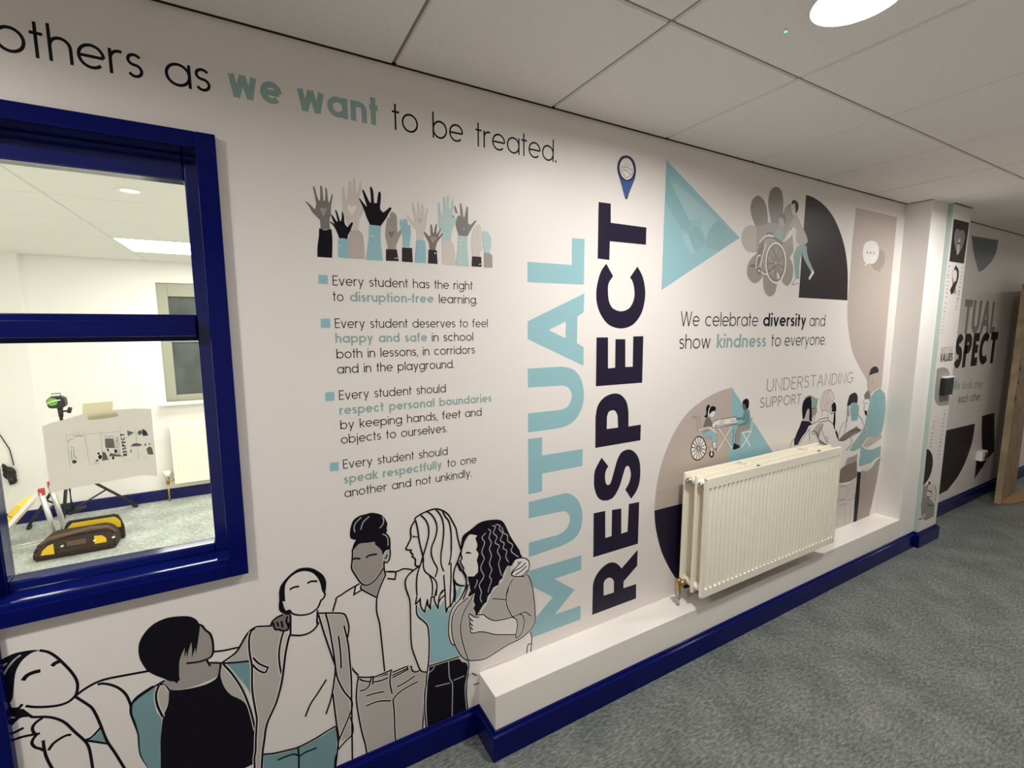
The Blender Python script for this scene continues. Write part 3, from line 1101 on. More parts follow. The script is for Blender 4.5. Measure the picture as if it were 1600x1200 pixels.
def glyph(ch, w, cap=1.42):
    h = w / 2
    R = 0.5 - h
    A, D = cap, -0.42
    o = arc(.5, .5, R, R, 0, 360, 28)
    na = .41
    arch = [(h, na + .18)] + arc(na, 1 - na, na - h, na - h, 180, 0) + [(2 * na - h, 0)]
    bowl = [(h, 1)] + arc(na, na, na - h, na - h, 180, 360) + [(2 * na - h, 1)]

    def S(x0, x1, y1):
        cx = (x0 + x1) / 2
        rx = (x1 - x0) / 2 - h
        ry = (y1 - 2 * h) / 4
        k = 1.06
        ru, rl = ry / k, ry * (2 - 1 / k)
        return arc(cx, y1 - h - ru, rx * .95, ru, 28, 270) + arc(cx, h + rl, rx, rl, 90, -152)[1:]
    G = {
        'o': ([o], 1.0), 'c': ([arc(.5, .5, R, R, 48, 312, 22)], .90),
        'e': ([arc(.5, .5, R, R, 0, 316, 24), [(h, .5), (1 - h, .5)]], .98),
        'a': ([o, [(1 - h, 0), (1 - h, 1)]], 1.0), 'd': ([o, [(1 - h, 0), (1 - h, A)]], 1.0),
        'b': ([o, [(h, 0), (h, A)]], 1.0), 'p': ([o, [(h, D), (h, 1)]], 1.0), 'q': ([o, [(1 - h, D), (1 - h, 1)]], 1.0),
        'g': ([o, [(1 - h, 1), (1 - h, .05)] + arc(.5, .05, R, .47 - h, 0, -150)], 1.0),
        'n': ([[(h, 0), (h, 1)], arch], .82), 'h': ([[(h, 0), (h, A)], arch], .82),
        'm': ([[(h, 0), (h, 1)], [(h, .65)] + arc(.36, .64, .36 - h, .36 - h, 180, 0) + [(.72 - h, 0)],
               [(.72 - h, .65)] + arc(1.08 - 2 * h, .64, .36 - h, .36 - h, 180, 0) + [(1.44 - 3 * h, 0)]], 1.44 - 2 * h),
        'r': ([[(h, 0), (h, 1)], arc(.40, .60, .40 - h, .40 - h, 180, 72)], .50),
        'u': ([bowl, [(2 * na - h, 0), (2 * na - h, 1)]], .82),
        'i': ([[(h, 0), (h, 1)], [(h, 1.22), (h, 1.22 + max(.16, w))]], w), 'l': ([[(h, 0), (h, A)]], w),
        'j': ([[(h + .06, 1), (h + .06, -.2)] + arc(-.10 + h, -.2, .16, .18, 0, -80), [(h + .06, 1.22), (h + .06, 1.22 + max(.16, w))]], w + .08),
        't': ([[(.2, 0), (.2, 1.36)], [(0, 1 - h), (.44, 1 - h)]], .44),
        'f': ([[(.2, 0), (.2, 1.14)] + arc(.44, 1.14, .24, A - h - 1.14, 180, 84), [(0, 1 - h), (.44, 1 - h)]], .46),
        'k': ([[(h, 0), (h, A)], [(h, .36), (.66, 1)], [(.26, .54), (.70, 0)]], .72),
        's': ([S(0, .62, 1)], .62), 'v': ([[(h * .9, 1), (.41, 0)], [(.41, 0), (.82 - h * .9, 1)]], .82),
        'w': ([[(h, 1), (.33, 0)], [(.33, 0), (.62, 1)], [(.62, 1), (.91, 0)], [(.91, 0), (1.24 - h, 1)]], 1.24),
        'y': ([[(h, 1), (.43, .05)], [(.84 - h, 1), (.24, D)]], .84), 'x': ([[(h, 1), (.7, 0)], [(.7, 1), (h, 0)]], .75),
        'z': ([[(0, 1 - h), (.66, 1 - h), (.06, h), (.68, h)]], .7),
        '.': ([[(h, 0), (h, max(.16, w))]], w), ',': ([[(h, .12), (h - .05, -.2)]], w), '-': ([[(0, .48), (.44, .48)]], .44),
        'E': ([[(.72, A - h), (h, A - h), (h, h), (.72, h)], [(h, A * .52), (.66, A * .52)]], .72),
        'W': ([[(h, A), (.44, 0)], [(.44, 0), (.82, A)], [(.82, A), (1.20, 0)], [(1.20, 0), (1.64 - h, A)]], 1.64),
        'U': ([[(h, A), (h, .5)] + arc(.5, .5, R, R, 180, 360) + [(1 - h, A)]], 1.0),
        'N': ([[(h, 0), (h, A), (1 - h, 0), (1 - h, A)]], 1.0),
        'D': ([[(h, h), (h, A - h), (.36, A - h)] + arc(.36, A / 2, .66 - h, A / 2 - h, 90, -90) + [(h, h)]], 1.02),
        'R': ([[(h, 0), (h, A - h), (.45, A - h)] + arc(.45, A * .72, .40 - h, A * .28 - h, 90, -90) + [(h, A * .44 + h)], [(.42, A * .46), (.84, 0)]], .86),
        'S': ([S(0, .82, A)], .82), 'T': ([[(.45, 0), (.45, A)], [(0, A - h), (.9, A - h)]], .9),
        'A': ([[(h * .8, 0), (.56, A)], [(.56, A), (1.12 - h * .8, 0)], [(.24, A * .33), (.88, A * .33)]], 1.12),
        'I': ([[(h, 0), (h, A)]], w),
        'G': ([arc(.66, A / 2, .66 - h, A / 2 - h, 48, 350, 24), [(.72, A * .46), (1.32 - h, A * .46)]], 1.3),
        'P': ([[(h, 0), (h, A - h), (.45, A - h)] + arc(.45, A * .70, .40 - h, A * .30 - h, 90, -90) + [(h, A * .40 + h)]], .86),
        'O': ([arc(.68, A / 2, .68 - h, A / 2 - h, 0, 360, 28)], 1.36), 'C': ([arc(.66, A / 2, .66 - h, A / 2 - h, 48, 312, 24)], 1.16),
        'L': ([[(h, A), (h, h), (.70, h)]], .70), 'V': ([[(h, A), (.54, 0)], [(.54, 0), (1.08 - h, A)]], 1.08),
        'M': ([[(h, 0), (h, A), (.62, .35), (1.24 - h, A), (1.24 - h, 0)]], 1.24),
        'B': ([[(h, h), (h, A - h), (.45, A - h)] + arc(.45, A * .74, .36 - h, A * .26 - h, 90, -90) + [(h, A * .48 + h)],
               [(.45, A * .48 + h)] + arc(.45, A * .26, .40 - h, A * .26 - h, 90, -90) + [(h, h)]], .86),
        'H': ([[(h, 0), (h, A)], [(1 - h, 0), (1 - h, A)], [(h, A * .5), (1 - h, A * .5)]], 1.0),
    }
    return G[ch]


def text(a, ink, s, p0, p1, xh, w=0.115, ls=0.14, sp=0.82, only=None, up=None):
    """letter string from pixel p0 to pixel p1 along its baseline; xh in metres"""
    items, x = [], 0.0
    for i, ch in enumerate(s):
        if ch == ' ':
            x += sp
            continue
        g, adv = glyph(ch, w)
        items.append((x, g))
        x += adv + (ls if i < len(s) - 1 and s[i + 1] != ' ' else 0.0)
    a.z(0, 0, 1)
    A_, B_ = a.P(*p0), a.P(*p1)
    ex = (B_ - A_) / x
    ez = up or Vector((0, 1))
    sc = xh
    for x0, g in items:
        for st in g:
            pts = [Vector((p[0], p[1])) for p in st]
            closed = len(pts) > 3 and (pts[0] - pts[-1]).length < 1e-4
            b = len(a.v)
            a.ribbon(ink, pts, w, closed)
            for k in range(b, len(a.v)):
                u_, _, v_ = a.v[k]
                q = A_ + ex * (x0 + u_) + ez * (sc * v_)
                a.v[k] = (q.x, a.y - a.off, q.y)
    a.off += a.STEP
    return x


def words(name, parent, rows, y=0.0):
    """one part per word or run of words: (label, ink, string, start, end, x-height, weight)"""
    for lb, ink, s_, p0, p1, xh, w in rows:
        a_ = Art(name, parent, y, label=lb)
        text(a_, ink, s_, p0, p1, xh, w)
        a_.done()
# ================================================================== MURAL ON THE CORRIDOR WALL
mural = empty('wall_mural', (1.2, 0.0, 0.3), 'large printed mural of lettering and line-drawn people on the white corridor wall', 'mural')

# ---- heading
XH = 0.0575
words('heading_word', mural, [
    ('black word others', 'black', 'others', (-8, 77.5), (225, 124.5), XH, 0.125), ('black word as', 'black', 'as', (259, 131.5), (330, 145.5), XH, 0.125),
    ('bold teal word we', 'gteal', 'we', (358, 149.5), (441, 165.5), XH * 1.02, 0.27), ('bold teal word want', 'gteal', 'want', (465.5, 171), (591, 196.5), XH * 1.02, 0.27),
    ('black word to', 'black', 'to', (613, 202), (653.5, 210), XH, 0.105), ('black word be', 'black', 'be', (676, 215), (723.5, 223.8), XH, 0.105),
    ('black word treated', 'black', 'treated.', (743, 228), (869.5, 254.3), XH, 0.105)])

# ---- raised hands
HANDS = [
    # (frame, [(ink, outline), ...])
    ((470, 270, 10), [('paper', None),
     ('dgrey', '*65,445 90,450 140,490 200,550 *225,570 *240,480 215,350 190,230 205,212 225,250 250,350 *285,435 *300,430 305,320 300,220 315,200 335,230 345,340 *355,440 *375,430 385,330 378,240 390,232 410,270 420,370 *435,475 460,420 480,340 492,330 497,380 480,480 470,560 470,660 450,740 *455,890 *310,880 *300,740 240,680 180,620 130,530'),
     ('mgrey', '*350,690 320,610 300,570 320,545 *350,565 385,545 405,565 385,620'),
     ('black', '*285,870 *300,868 375,895 *460,880 *480,886 495,1050 *490,1330 *258,1315 260,1150 280,1000')]),
    ((470, 270, 10), [
     ('lgrey', '*645,500 640,400 648,250 662,208 680,240 *700,410 *720,420 735,280 748,150 768,122 790,160 *800,310 *810,310 812,170 828,80 850,85 855,180 *865,330 890,300 920,160 938,145 947,200 930,330 920,470 950,530 *990,580 960,650 915,740 *900,900 *780,900 *720,800 *690,700 650,620'),
     ('paper', '*797,662 750,590 728,530 760,505 *797,535 840,505 868,530 845,590'),
     ('stone', '*780,900 *915,900 970,980 990,1150 *1003,1350 *740,1338 *740,1050')]),
    ((470, 270, 10), [
     ('black', '*470,640 500,670 560,760 *575,752 555,660 535,590 548,580 575,630 *612,755 *628,755 642,680 640,622 655,615 675,680 685,790 *730,850 770,800 792,775 816,788 790,860 770,920 740,970 *730,1040 *600,1025 560,920 510,830 450,768 470,765 *530,805 490,720'),
     ('teal', '*580,1025 660,1022 *740,1042 *755,1100 *752,1340 *580,1322'),
     ('paper', '600,1135 612,1123 625,1135 612,1150')]),
    ((470, 270, 10), [
     ('black', '*905,400 930,410 1000,500 *1035,530 1000,420 960,280 980,270 1012,330 *1080,470 *1098,462 1092,340 1080,230 1100,222 1130,290 *1145,472 *1190,472 1200,380 1215,305 1235,295 1250,330 1250,420 1240,560 *1290,620 1330,590 1390,542 1416,560 1370,640 1340,700 *1250,830 *1080,812 1030,700 990,590 950,500'),
     ('teal', '*1062,810 *1252,832 1250,1050 *1282,1375 *1010,1362 1055,1050'),
     ('paper', '*1060,985 *1150,978 *1150,986 *1060,994')]),
    ((590, 310, 8), [
     ('mgrey', '95,430 110,290 *125,240 *148,240 *155,185 185,168 220,190 240,230 245,360 *250,430 *270,400 312,368 300,420 260,520 *230,590 *230,640 *125,640 *125,590 100,500'),
     ('dgrey', '*164,340 *162,205 *166,205 *168,340'), ('dgrey', '*188,340 *186,195 *190,195 *192,340'), ('dgrey', '*214,340 *211,210 *215,210 *218,340'),
     ('dgrey', '*170,500 135,430 145,408 *170,428 200,408 212,425'),
     ('xgrey', '*105,635 *240,640 *265,785 *103,780'),
     ('paper', '*208,746 *262,740 *262,748 *208,753')]),
    ((590, 310, 8), [
     ('teal', '*275,290 300,258 *310,330 *320,260 338,258 *348,330 *350,250 368,258 378,330 *395,330 410,345 415,450 *400,580 *405,605 *315,605 310,480 285,380'),
     ('xgrey', '*305,612 *430,620 *440,800 *303,790')]),
    ((590, 310, 8), [
     ('lgrey', '*360,212 385,218 430,280 *465,310 445,200 428,70 445,58 470,150 *490,230 500,150 497,58 515,50 530,150 *540,240 548,170 548,75 570,88 578,180 *582,250 600,180 613,132 628,138 612,250 600,370 *580,430 *570,530 *490,530 490,420 440,350'),
     ('stone', '*525,310 500,270 510,255 *525,270 545,255 552,272'),
     ('teal', '*488,520 *590,525 602,620 *605,805 *465,800 475,650')]),
    ((590, 310, 8), [
     ('pteal', '760,200 753,70 775,62 785,150 *805,230 820,150 820,10 830,-22 845,0 850,80 *855,160 868,100 868,-22 885,-30 892,0 890,120 *905,140 920,80 933,12 947,20 940,150 940,230 *960,262 *990,230 1002,230 970,320 930,400 *915,535 *805,530 800,430 760,340'),
     ('lgrey', '*848,320 825,280 835,265 *848,280 868,265 878,282'),
     ('lgrey', '*800,530 *930,535 960,640 *975,830 *815,825')]),
    ((590, 310, 8), [
     ('umber', '*572,418 600,425 640,470 *665,460 660,390 665,322 682,350 *690,430 *705,430 715,370 730,318 740,340 735,420 *740,450 770,400 790,368 787,400 760,470 *765,480 800,442 818,445 780,500 740,560 *720,645 *650,645 640,560 600,480'),
     ('taupe', '*690,560 660,500 675,475 *700,490 725,475 735,500'),
     ('xgrey', '*635,640 *738,648 *750,820 *630,812'), ('white', '708,685 717,676 727,686 717,696')]),
    ((590, 310, 8), [
     ('dgrey', '*1010,205 980,290 980,350 *1015,465 *1120,475 1180,370 1232,288 1215,278 1160,330 *1130,310 1130,220 1127,110 1110,115 *1090,230 *1070,235 1060,150 1042,62 1030,78 1035,180 *1040,235'),
     ('dgrey', '*955,102 968,92 990,150 *998,188 *975,192'), ('dgrey', '*935,203 *957,225 *950,247 *935,235'),
     ('mgrey', '1062,380 1078,368 1090,385 1075,398'),
     ('pteal', '*1010,465 *1118,475 1122,620 *1140,850 *975,835 1000,650'),
     ('white', '*1010,525 *1055,522 *1055,527 *1010,530'), ('white', '*1005,575 *1050,570 *1050,576 *1005,581')]),
    ((590, 310, 8), [
     ('lgrey', '1175,500 1188,420 1210,370 *1218,345 1250,322 1280,340 1295,400 *1300,600 *1332,598 *1280,680 *1280,725 *1195,725 1178,640'),
     ('xgrey', '*1180,725 *1295,732 *1300,855 *1175,850'), ('white', '*1262,822 *1302,815 *1302,822 *1262,828')]),
    ((590, 310, 8), [
     ('pteal', '*1310,450 1328,400 *1350,450 *1360,398 *1375,450 *1380,408 *1395,460 *1415,470 1420,560 *1400,690 *1340,680 1320,600'),
     ('taupe', '*1330,680 *1410,690 *1432,715 *1435,865 *1328,860')]),
]
WORDS = ['grey hand with black sleeve', 'pale grey hand with cut-out heart', 'small black hand with teal cuff', 'large black hand with teal sleeve',
         'closed grey hand with dark heart', 'small teal hand with charcoal cuff', 'pale hand with teal sleeve', 'pale teal hand with grey sleeve',
         'brown hand with charcoal cuff and white button', 'grey-brown hand with pale teal sleeve', 'pale closed hand with charcoal cuff', 'small pale teal hand with olive cuff']
for k, ((fr, shapes), wd) in enumerate(zip(HANDS, WORDS)):
    a = Art('raised_hand', mural, base=0.0005 + 0.0003 * k, label=wd)
    a.z(*fr)
    for ink, d_ in shapes:
        if d_:
            a.fill(ink, d_)
    a.done()

# ---- the four rules
XB_ = 0.0215
RG, BD_ = 0.138, 0.24


def rule(label, bullet, rows):
    a = Art('rule_text', mural, label=label)
    a.z(0, 0, 1).fill('teal', bullet)
    for seg in rows:
        text(a, seg[0], seg[1], seg[2], seg[3], XB_, BD_ if seg[0] == 'gteal' else RG)
    a.done()


rule('rule about disruption-free learning', '*497.5,429.2 *512.3,430.2 *512.3,444.2 *497.5,443.3',
     [('black', 'Every student has the right', (520, 446), (738.5, 453)), ('black', 'to', (520.5, 470.3), (537, 471)),
      ('gteal', 'disruption-free', (547, 471.2), (677.5, 473.3)), ('black', 'learning.', (686, 473.5), (746, 474.8))])
rule('rule about feeling happy and safe', '*501,498 *516,498 *516.3,512.3 *501.3,512.5',
     [('black', 'Every student deserves to feel', (523.5, 512.7), (762, 511.3)), ('gteal', 'happy and safe', (524.3, 535.8), (667.3, 533.6)),
      ('black', 'in school', (675, 533.5), (739.5, 532.4)), ('black', 'both in lessons, in corridors', (526, 560.3), (742, 552.5)),
      ('black', 'and in the playground.', (527, 584), (709.5, 575))])
rule('rule about respecting personal boundaries', '*508,613.2 *522.3,612.2 *522.8,626 *508.6,627.2',
     [('black', 'Every student should', (530, 625), (696.7, 613)), ('gteal', 'respect personal boundaries', (530.7, 648.2), (768, 627.7)),
      ('black', 'by keeping hands, feet and', (532, 671), (752.5, 649.5)), ('black', 'objects to ourselves.', (533, 693.7), (698.7, 675))])
rule('rule about speaking respectfully', '*515,723.3 *529,721.7 *529.4,735.2 *515.4,736.5',
     [('black', 'Every student should', (536.3, 732.7), (699.5, 710.7)), ('gteal', 'speak respectfully', (537.5, 755.8), (690.7, 731.5)),
      ('black', 'to one', (699, 730.3), (744.5, 723.3)), ('black', 'another and not unkindly.', (538.3, 777.5), (737, 744.5))])

# ---- MUTUAL / RESPECT
a = Art('mutual_lettering', mural, base=0.0004, label='big pale teal word MUTUAL reading upwards')
a.z(800, 360, 5).fill('teal', '*467,60 *567,67 *562,425 *120,405 *120,245 *467,270')
a.fill('teal', '*565,492 *560,640 *512,672 *507,880 *560,912 *558,1058 *122,850 *122,710', '*420,712 *287,778 *418,842')
a.z(800, 580, 5).fill('teal', '*122,-20 *390,-36 470,-18 525,35 553,110 562,190 548,280 505,365 440,420 *370,445 *125,478 *125,330 *380,302 435,275 465,210 460,160 435,125 *390,112 *125,128')
a.fill('teal', '*125,530 *235,517 *235,658 *553,607 *550,740 *235,800 *235,940 *128,962')
a.z(800, 600, 4).fill('teal', '*103,738 *300,690 350,683 400,712 432,770 440,840 425,915 385,970 *310,1012 *105,1082 *105,992 *290,942 335,912 360,860 358,820 335,797 *300,798 *105,840')
a.z(820, 850, 8).fill('teal', '*50,335 *707,142 *705,322 *372,435 *622,572 *372,882 *697,770 *697,942 *60,1182 *60,1010 *352,662 *50,512')
a.done()
a = Art('respect_lettering', mural, base=0.0004, label='big dark navy word RESPECT reading upwards')
a.z(820, 850, 8).fill('navy', '*842,886 *850,520 870,440 920,350 990,275 1060,235 1120,232 1170,260 *1210,305 *1410,72 *1405,270 *1235,468 *1232,552 *1392,500 *1390,680',
                      '*985,645 *985,500 1000,455 1040,425 1080,425 1110,460 *1113,500 *1113,605')
a.z(800, 600, 4).fill('navy', '*510,808 *583,793 *583,962 *622,950 *625,787 *683,778 *683,935 *722,922 *730,750 *795,737 *787,998 *508,1083')
a.z(800, 580, 5).fill('navy', '*700,675 *752,742 730,790 728,850 740,885 760,885 775,860 795,790 820,700 850,640 890,615 930,615 970,645 995,700 1003,780 995,870 970,940 *930,997 *885,925 915,870 928,810 920,760 905,740 885,755 865,820 840,900 800,975 760,1005 710,1010 670,985 645,920 640,850 650,770')
a.fill('navy', '*650,600 *652,360 670,270 720,205 790,175 850,185 895,240 *910,320 *910,432 *1007,417 *1003,540', '*740,452 *742,360 755,320 785,305 810,315 *825,350 *828,440')
a.z(800, 360, 5).fill('navy', '*660,836 *750,836 *750,1078 *805,1073 *808,850 *885,850 *885,1067 *943,1065 *947,828 *1026,826 *1017,1190 *655,1218')
a.fill('navy', '*737,260 *790,358 755,415 750,490 760,560 790,610 850,632 910,612 945,560 957,490 945,410 *922,367 *980,282 1020,360 1040,460 1035,560 1005,660 940,740 850,766 760,740 700,670 665,580 658,480 675,380 700,310')
a.z(800, 300, 4).fill('navy', '*541,62 *617,73 *617,192 *840,222 *837,330 *612,308 *608,425 *535,416')
a.done()

# ---- map pin with the shaken hands
a = Art('pin_symbol', mural, label='blue map pin symbol with clasped hands')
a.z(930, 230, 12).fill('pinnavy', '570,155 490,180 435,260 412,370 420,460 450,570 500,740 550,930 575,975 605,960 640,850 700,700 745,580 765,450 755,340 715,240 650,175')
a.fill('blue', '*448,530 500,600 600,640 700,600 *752,530 720,640 650,800 *600,945 *560,945 510,740')
a.fill('pinnavy', '578,190 498,230 450,335 450,435 485,540 560,615 620,622 695,570 732,465 727,375 695,285 645,210')
a.fill('paper', '580,202 505,240 460,340 460,430 495,530 560,600 620,608 688,560 722,460 716,380 688,290 640,225')
a.line('taupe', .0035, '480,370 490,450 550,540 580,575 620,560 660,530 700,500', '490,365 590,375 650,410 700,415', '550,380 550,440 590,430 640,490 655,530', '700,415 690,500', '515,400 525,450')
a.line('line', .003, '555,310 570,335', '600,305 600,330', '640,320 625,350')
a.done()

# ---- triangle with the reaching hands
a = Art('triangle_picture', mural, label='pale teal triangle with faint clasped hands')
a.z(1020, 230, 5.2174).fill('teal', '*110,103 *710,738 *70,1165')
INK['t_lo'] = vinyl('triangle shade', (0.33, 0.60, 0.67))
INK['t_hi'] = vinyl('triangle tint', (0.47, 0.74, 0.80))
a.fill('t_lo', '*102,440 *107,190 150,300 220,440 290,560 *320,640 *270,690 *225,650 170,560')
a.fill('t_hi', '*150,300 *190,290 *460,520 400,585 350,580 *300,600 240,480')
a.fill('t_lo', '*280,690 *355,640 400,700 *430,775 400,815 350,840 *320,800')
a.fill('t_hi', '*400,580 *460,520 *530,590 470,650 *435,730 *390,660')
a.fill('t_lo', '*440,730 480,650 *533,592 *705,738 *540,845 *430,815')
a.fill('t_hi', '*235,720 *285,700 *320,800 *345,850 *310,870 *285,820 *262,790')
a.done()

# ---- flower, wheelchair and quarter circle
a = Art('quarter_circle', mural, base=0.0004, label='dark printed quarter circle')
a.z(1150, 280, 8).fill('xgrey', '*875,195 960,225 1080,305 1190,430 1270,580 1340,780 1380,980 1397,1200 *1392,1515 *783,1480')
a.done()
a = Art('wheelchair_drawing', mural, base=0.0006, label='two drawn figures with a wheelchair on grey petals')
a.z(1150, 280, 8)
for p in ('270,205 210,250 182,340 190,440 230,560 *270,640 *400,600 392,420 370,310 320,230', '500,95 440,130 410,210 402,330 420,440 *450,600 *560,600 585,400 592,290 580,190 550,120'):
    a.fill('petal', p)
a.fill('mgrey', '690,310 630,340 590,420 *580,600 *700,620 *760,420')
a.fill('stone', '190,575 120,600 75,670 65,750 90,840 140,900 210,918 260,900 *300,850 *300,620 250,590')
a.fill('taupe', '*270,920 200,980 150,1060 137,1150 150,1230 220,1300 290,1275 *340,1200 *420,1000')
a.fill('taupe', '*340,1160 338,1300 360,1410 420,1467 480,1430 505,1350 *522,1260 *500,1130')
a.fill('taupe', '*540,900 640,950 700,1040 715,1140 700,1250 650,1330 590,1300 *530,1180')
a.fill('mgrey', '*260,600 *410,540 *590,560 *700,600 *720,900 *660,1000 *480,1220 *330,1170 *250,900')
a.fill('umber', '*300,790 *350,765 335,950 *250,1112 *232,1110 265,930')
a.fill('umber', '*160,1090 200,1058 *240,1068 *242,1112')
a.fill('gteal', '*480,720 500,650 545,600 *590,640 *590,770 *580,810 *520,760')
a.fill('stone', '*545,470 535,520 555,590 *590,605 *600,560 600,480')
a.fill('umber', '560,418 540,450 *545,470 *590,492 *605,572 626,530 620,470 600,432')
a.line('umber', .018, '300,805 330,755 390,718 470,728 585,808')
a.line('white', .009, '292,795 330,745 390,706 470,715', closed=False)
a.line('umber', .010, '385,700 400,668 470,690', '430,810 500,980')
a.line('umber', .014, '300,1140 340,1170 400,1165 450,1130 490,1060')
a.line('white', .008, '310,1150 350,1182 410,1180 460,1140', '310,960 280,955 262,1000 245,1115', '375,800 330,960 300,1100')
for k in range(9):
    t = k * 2 * pi / 9 + .3
    a.line('umber', .006, '497,1047 %.0f,%.0f' % (497 + 112 * cos(t), 1047 + 220 * sin(t)))
W8 = '497,805 565,845 608,940 618,1047 602,1160 560,1255 497,1290 432,1250 390,1160 376,1047 392,930 430,845'
a.line('white', .014, W8, closed=True)
W9 = '497,820 555,858 595,945 605,1047 590,1150 552,1240 497,1272 440,1238 402,1155 388,1047 402,938 438,858'
a.line('umber', .009, W9, closed=True)
a.dot('stone', 497, 1047, 18, 26)
a.dot('umber', 285, 1145, 26, 44)
a.dot('white', 285, 1145, 11, 17)
a.fill('stone', '720,478 680,560 *660,620 *720,590 *760,640 750,760 790,820 840,830 890,790 890,740 850,640 800,530 *760,450')
a.fill('lgrey', '700,305 690,360 700,420 *720,472 *752,440 *742,340')
a.fill('xgrey', '720,258 693,290 *700,318 *735,300 *745,425 770,400 782,340 766,285')
a.fill('white', '*690,610 *730,618 680,720 *582,792 *600,740 645,660')
a.line('umber', .006, '700,600 650,680 595,755')
a.fill('gteal', '*770,830 *880,830 895,960 940,1080 *972,1140 *938,1162 860,1020 *822,925 *800,1000 790,1100 *790,1252 *742,1252 730,1100 720,960 740,900')
a.fill('white', '*960,1133 *978,1168 *918,1262 *905,1240')
a.fill('paper', '*740,1250 *790,1245 *780,1300 *703,1318')
a.line('line', .004, '740,1250 703,1318 780,1300')
a.done()

# ---- celebrate text
XC = 0.050
words('celebrate_text', mural, [
    ('black word We', 'black', 'We', (1063, 509.8), (1092.3, 509.8), XC, .12), ('black word celebrate', 'black', 'celebrate', (1101.5, 509.8), (1184, 509.8), XC, .12), ('bold black word diversity', 'black', 'diversity', (1192, 509.8), (1258.8, 509.8), XC, .24),
    ('black word and', 'black', 'and', (1264.5, 509.8), (1288.7, 509.8), XC, .12), ('black word show', 'black', 'show', (1061, 545.5), (1109.5, 544.2), XC, .12),
    ('bold teal word kindness', 'gteal', 'kindness', (1119.5, 543.9), (1196.5, 541.8), XC, .24), ('second black word to', 'black', 'to', (1204.5, 541.5), (1219.5, 541.1), XC, .12), ('black word everyone', 'black', 'everyone.', (1225.5, 540.9), (1290, 538.8), XC, .12)])

# ---- grey panel with speech bubbles
a = Art('speech_bubble_panel', mural, base=0.0004, label='grey rounded panel with speech bubbles')
a.z(1310, 310, 4.1417).fill('stone', '*115,60 *380,122 *330,650 *281,1200 *262,1300 *195,1195 110,1040 75,920 57,760 *62,640 *92,250')
INK['bub'] = vinyl('bubble shade', (0.47, 0.42, 0.38))
a.fill('bub', '*255,332 290,338 303,385 290,440 *268,460 *276,477 *230,462 *212,428')
a.fill('paper', '205,275 170,295 158,350 165,400 *178,418 *168,440 *195,420 230,420 255,385 262,330 245,285')
for x, y in ((187, 350), (208, 352), (230, 354)):
    a.dot('bub', x, y, 4.5, 9)
a.done()

# ---- disc with the two players at a table
a = Art('board_game_drawing', mural, base=0.0004, label='grey and teal disc with two drawn people at a table')
a.z(800, 600, 4).fill('stone', '*1375,22 1290,48 1180,110 1080,200 1000,330 940,480 903,640 *890,787 *1372,690')
a.fill('navy', '*890,790 *1060,748 *1372,680 *1372,1165 *1080,1280 1045,1240 1000,1180 935,1050 898,900')
a.z(1020, 600, 8).fill('teal', '*990,45 *1485,830 *1640,1080 *925,1120 *945,945 *980,500')
a.fill('white', '572,650 630,678 664,750 672,810 652,885 610,935 560,958 506,935 476,870 474,800 497,728 528,676')
a.line('black', .006, '572,656 627,682 660,752 667,810 648,882 606,930 560,951 511,930 481,868 479,800 501,731 531,681', closed=True)
for k in range(14):
    t = k * 2 * pi / 14 + .1
    x0, y0 = 572 + 22 * cos(t), 805 + 24 * sin(t)
    a.line('black', .0042, '%.0f,%.0f %.0f,%.0f' % (x0, y0, 572 + 90 * cos(t) - 6 * sin(t) * .3, 805 + 142 * sin(t)))
a.dot('black', 572, 803, 20, 26)
a.dot('white', 572, 803, 13, 18)
a.dot('black', 572, 803, 5, 8)
a.line('line', .003, '585,600 590,540 580,410 510,410 495,428 550,432 555,590', '670,680 735,690 735,790', '680,800 780,790')
a.fill('black', '733,832 755,842 764,875 755,908 733,920 712,908 703,875 712,842')
a.fill('white', '733,850 748,875 733,900 720,875')
a.line('white', .008, '735,790 735,850')
a.fill('deep_dim_teal', '*620,628 700,590 780,600 795,640 *802,720 *738,738 *728,650 *650,672')
a.fill('teal', '*622,628 700,592 775,602 790,640 *796,715 *742,730 *730,640 *655,665')
a.fill('white', '*745,737 *792,727 780,795 *762,812')
a.line('black', .0028, '745,737 762,812', '792,727 782,795')
a.fill('line', '*752,812 790,800 *808,800 *800,832 *770,822')
a.fill('mgrey', '*618,572 *720,545 *700,592 *630,618')
a.fill('umber', '*690,412 720,440 752,520 *742,557 *718,540 *618,572 640,500 660,440')
a.fill('white', '*742,500 790,455 *842,445 *840,470 795,500 *772,545 *745,535')
a.line('black', .0028, '742,500 790,455 842,445', '772,545 795,500 840,475')
a.line('white', .012, '580,575 700,545 740,560 790,605')
a.line('line', .0025, '580,568 700,537 742,552 795,600', '590,585 700,556')
a.fill('white', '*702,390 720,360 770,338 772,380 *742,418')
a.fill('black', '695,257 665,300 668,370 *640,405 *660,422 *685,415 690,350 *702,300 *706,385 740,345 *782,332 786,292 745,275 722,288')
a.line('white', .006, '715,290 698,330 692,395')
a.fill('white', '*800,478 *835,440 *1040,413 *1058,490 *780,546')
a.line('black', .003, '840,443 1040,413', '780,525 1060,486', '780,546 1060,500')
a.line('line', .0025, '840,470 890,457 887,485 838,495 840,470', '975,455 1040,442 1045,462 980,474 975,455', '860,462 862,490', '1005,450 1010,468')
a.line('white', .007, '820,550 990,805', '985,535 810,832')
a.line('line', .002, '832,548 998,800', '812,555 975,805', '990,545 818,832')
a.line('white', .008, '1245,405 1225,590 1110,792', '1125,612 1215,775', '1118,607 1225,590', '1210,400 1250,402')
a.line('line', .002, '1238,408 1216,585', '1256,405 1236,590')
a.fill('mgrey', '*1065,528 1185,512 1204,560 *1100,600 1095,680 *1085,772 *1040,768 1035,650 1045,560')
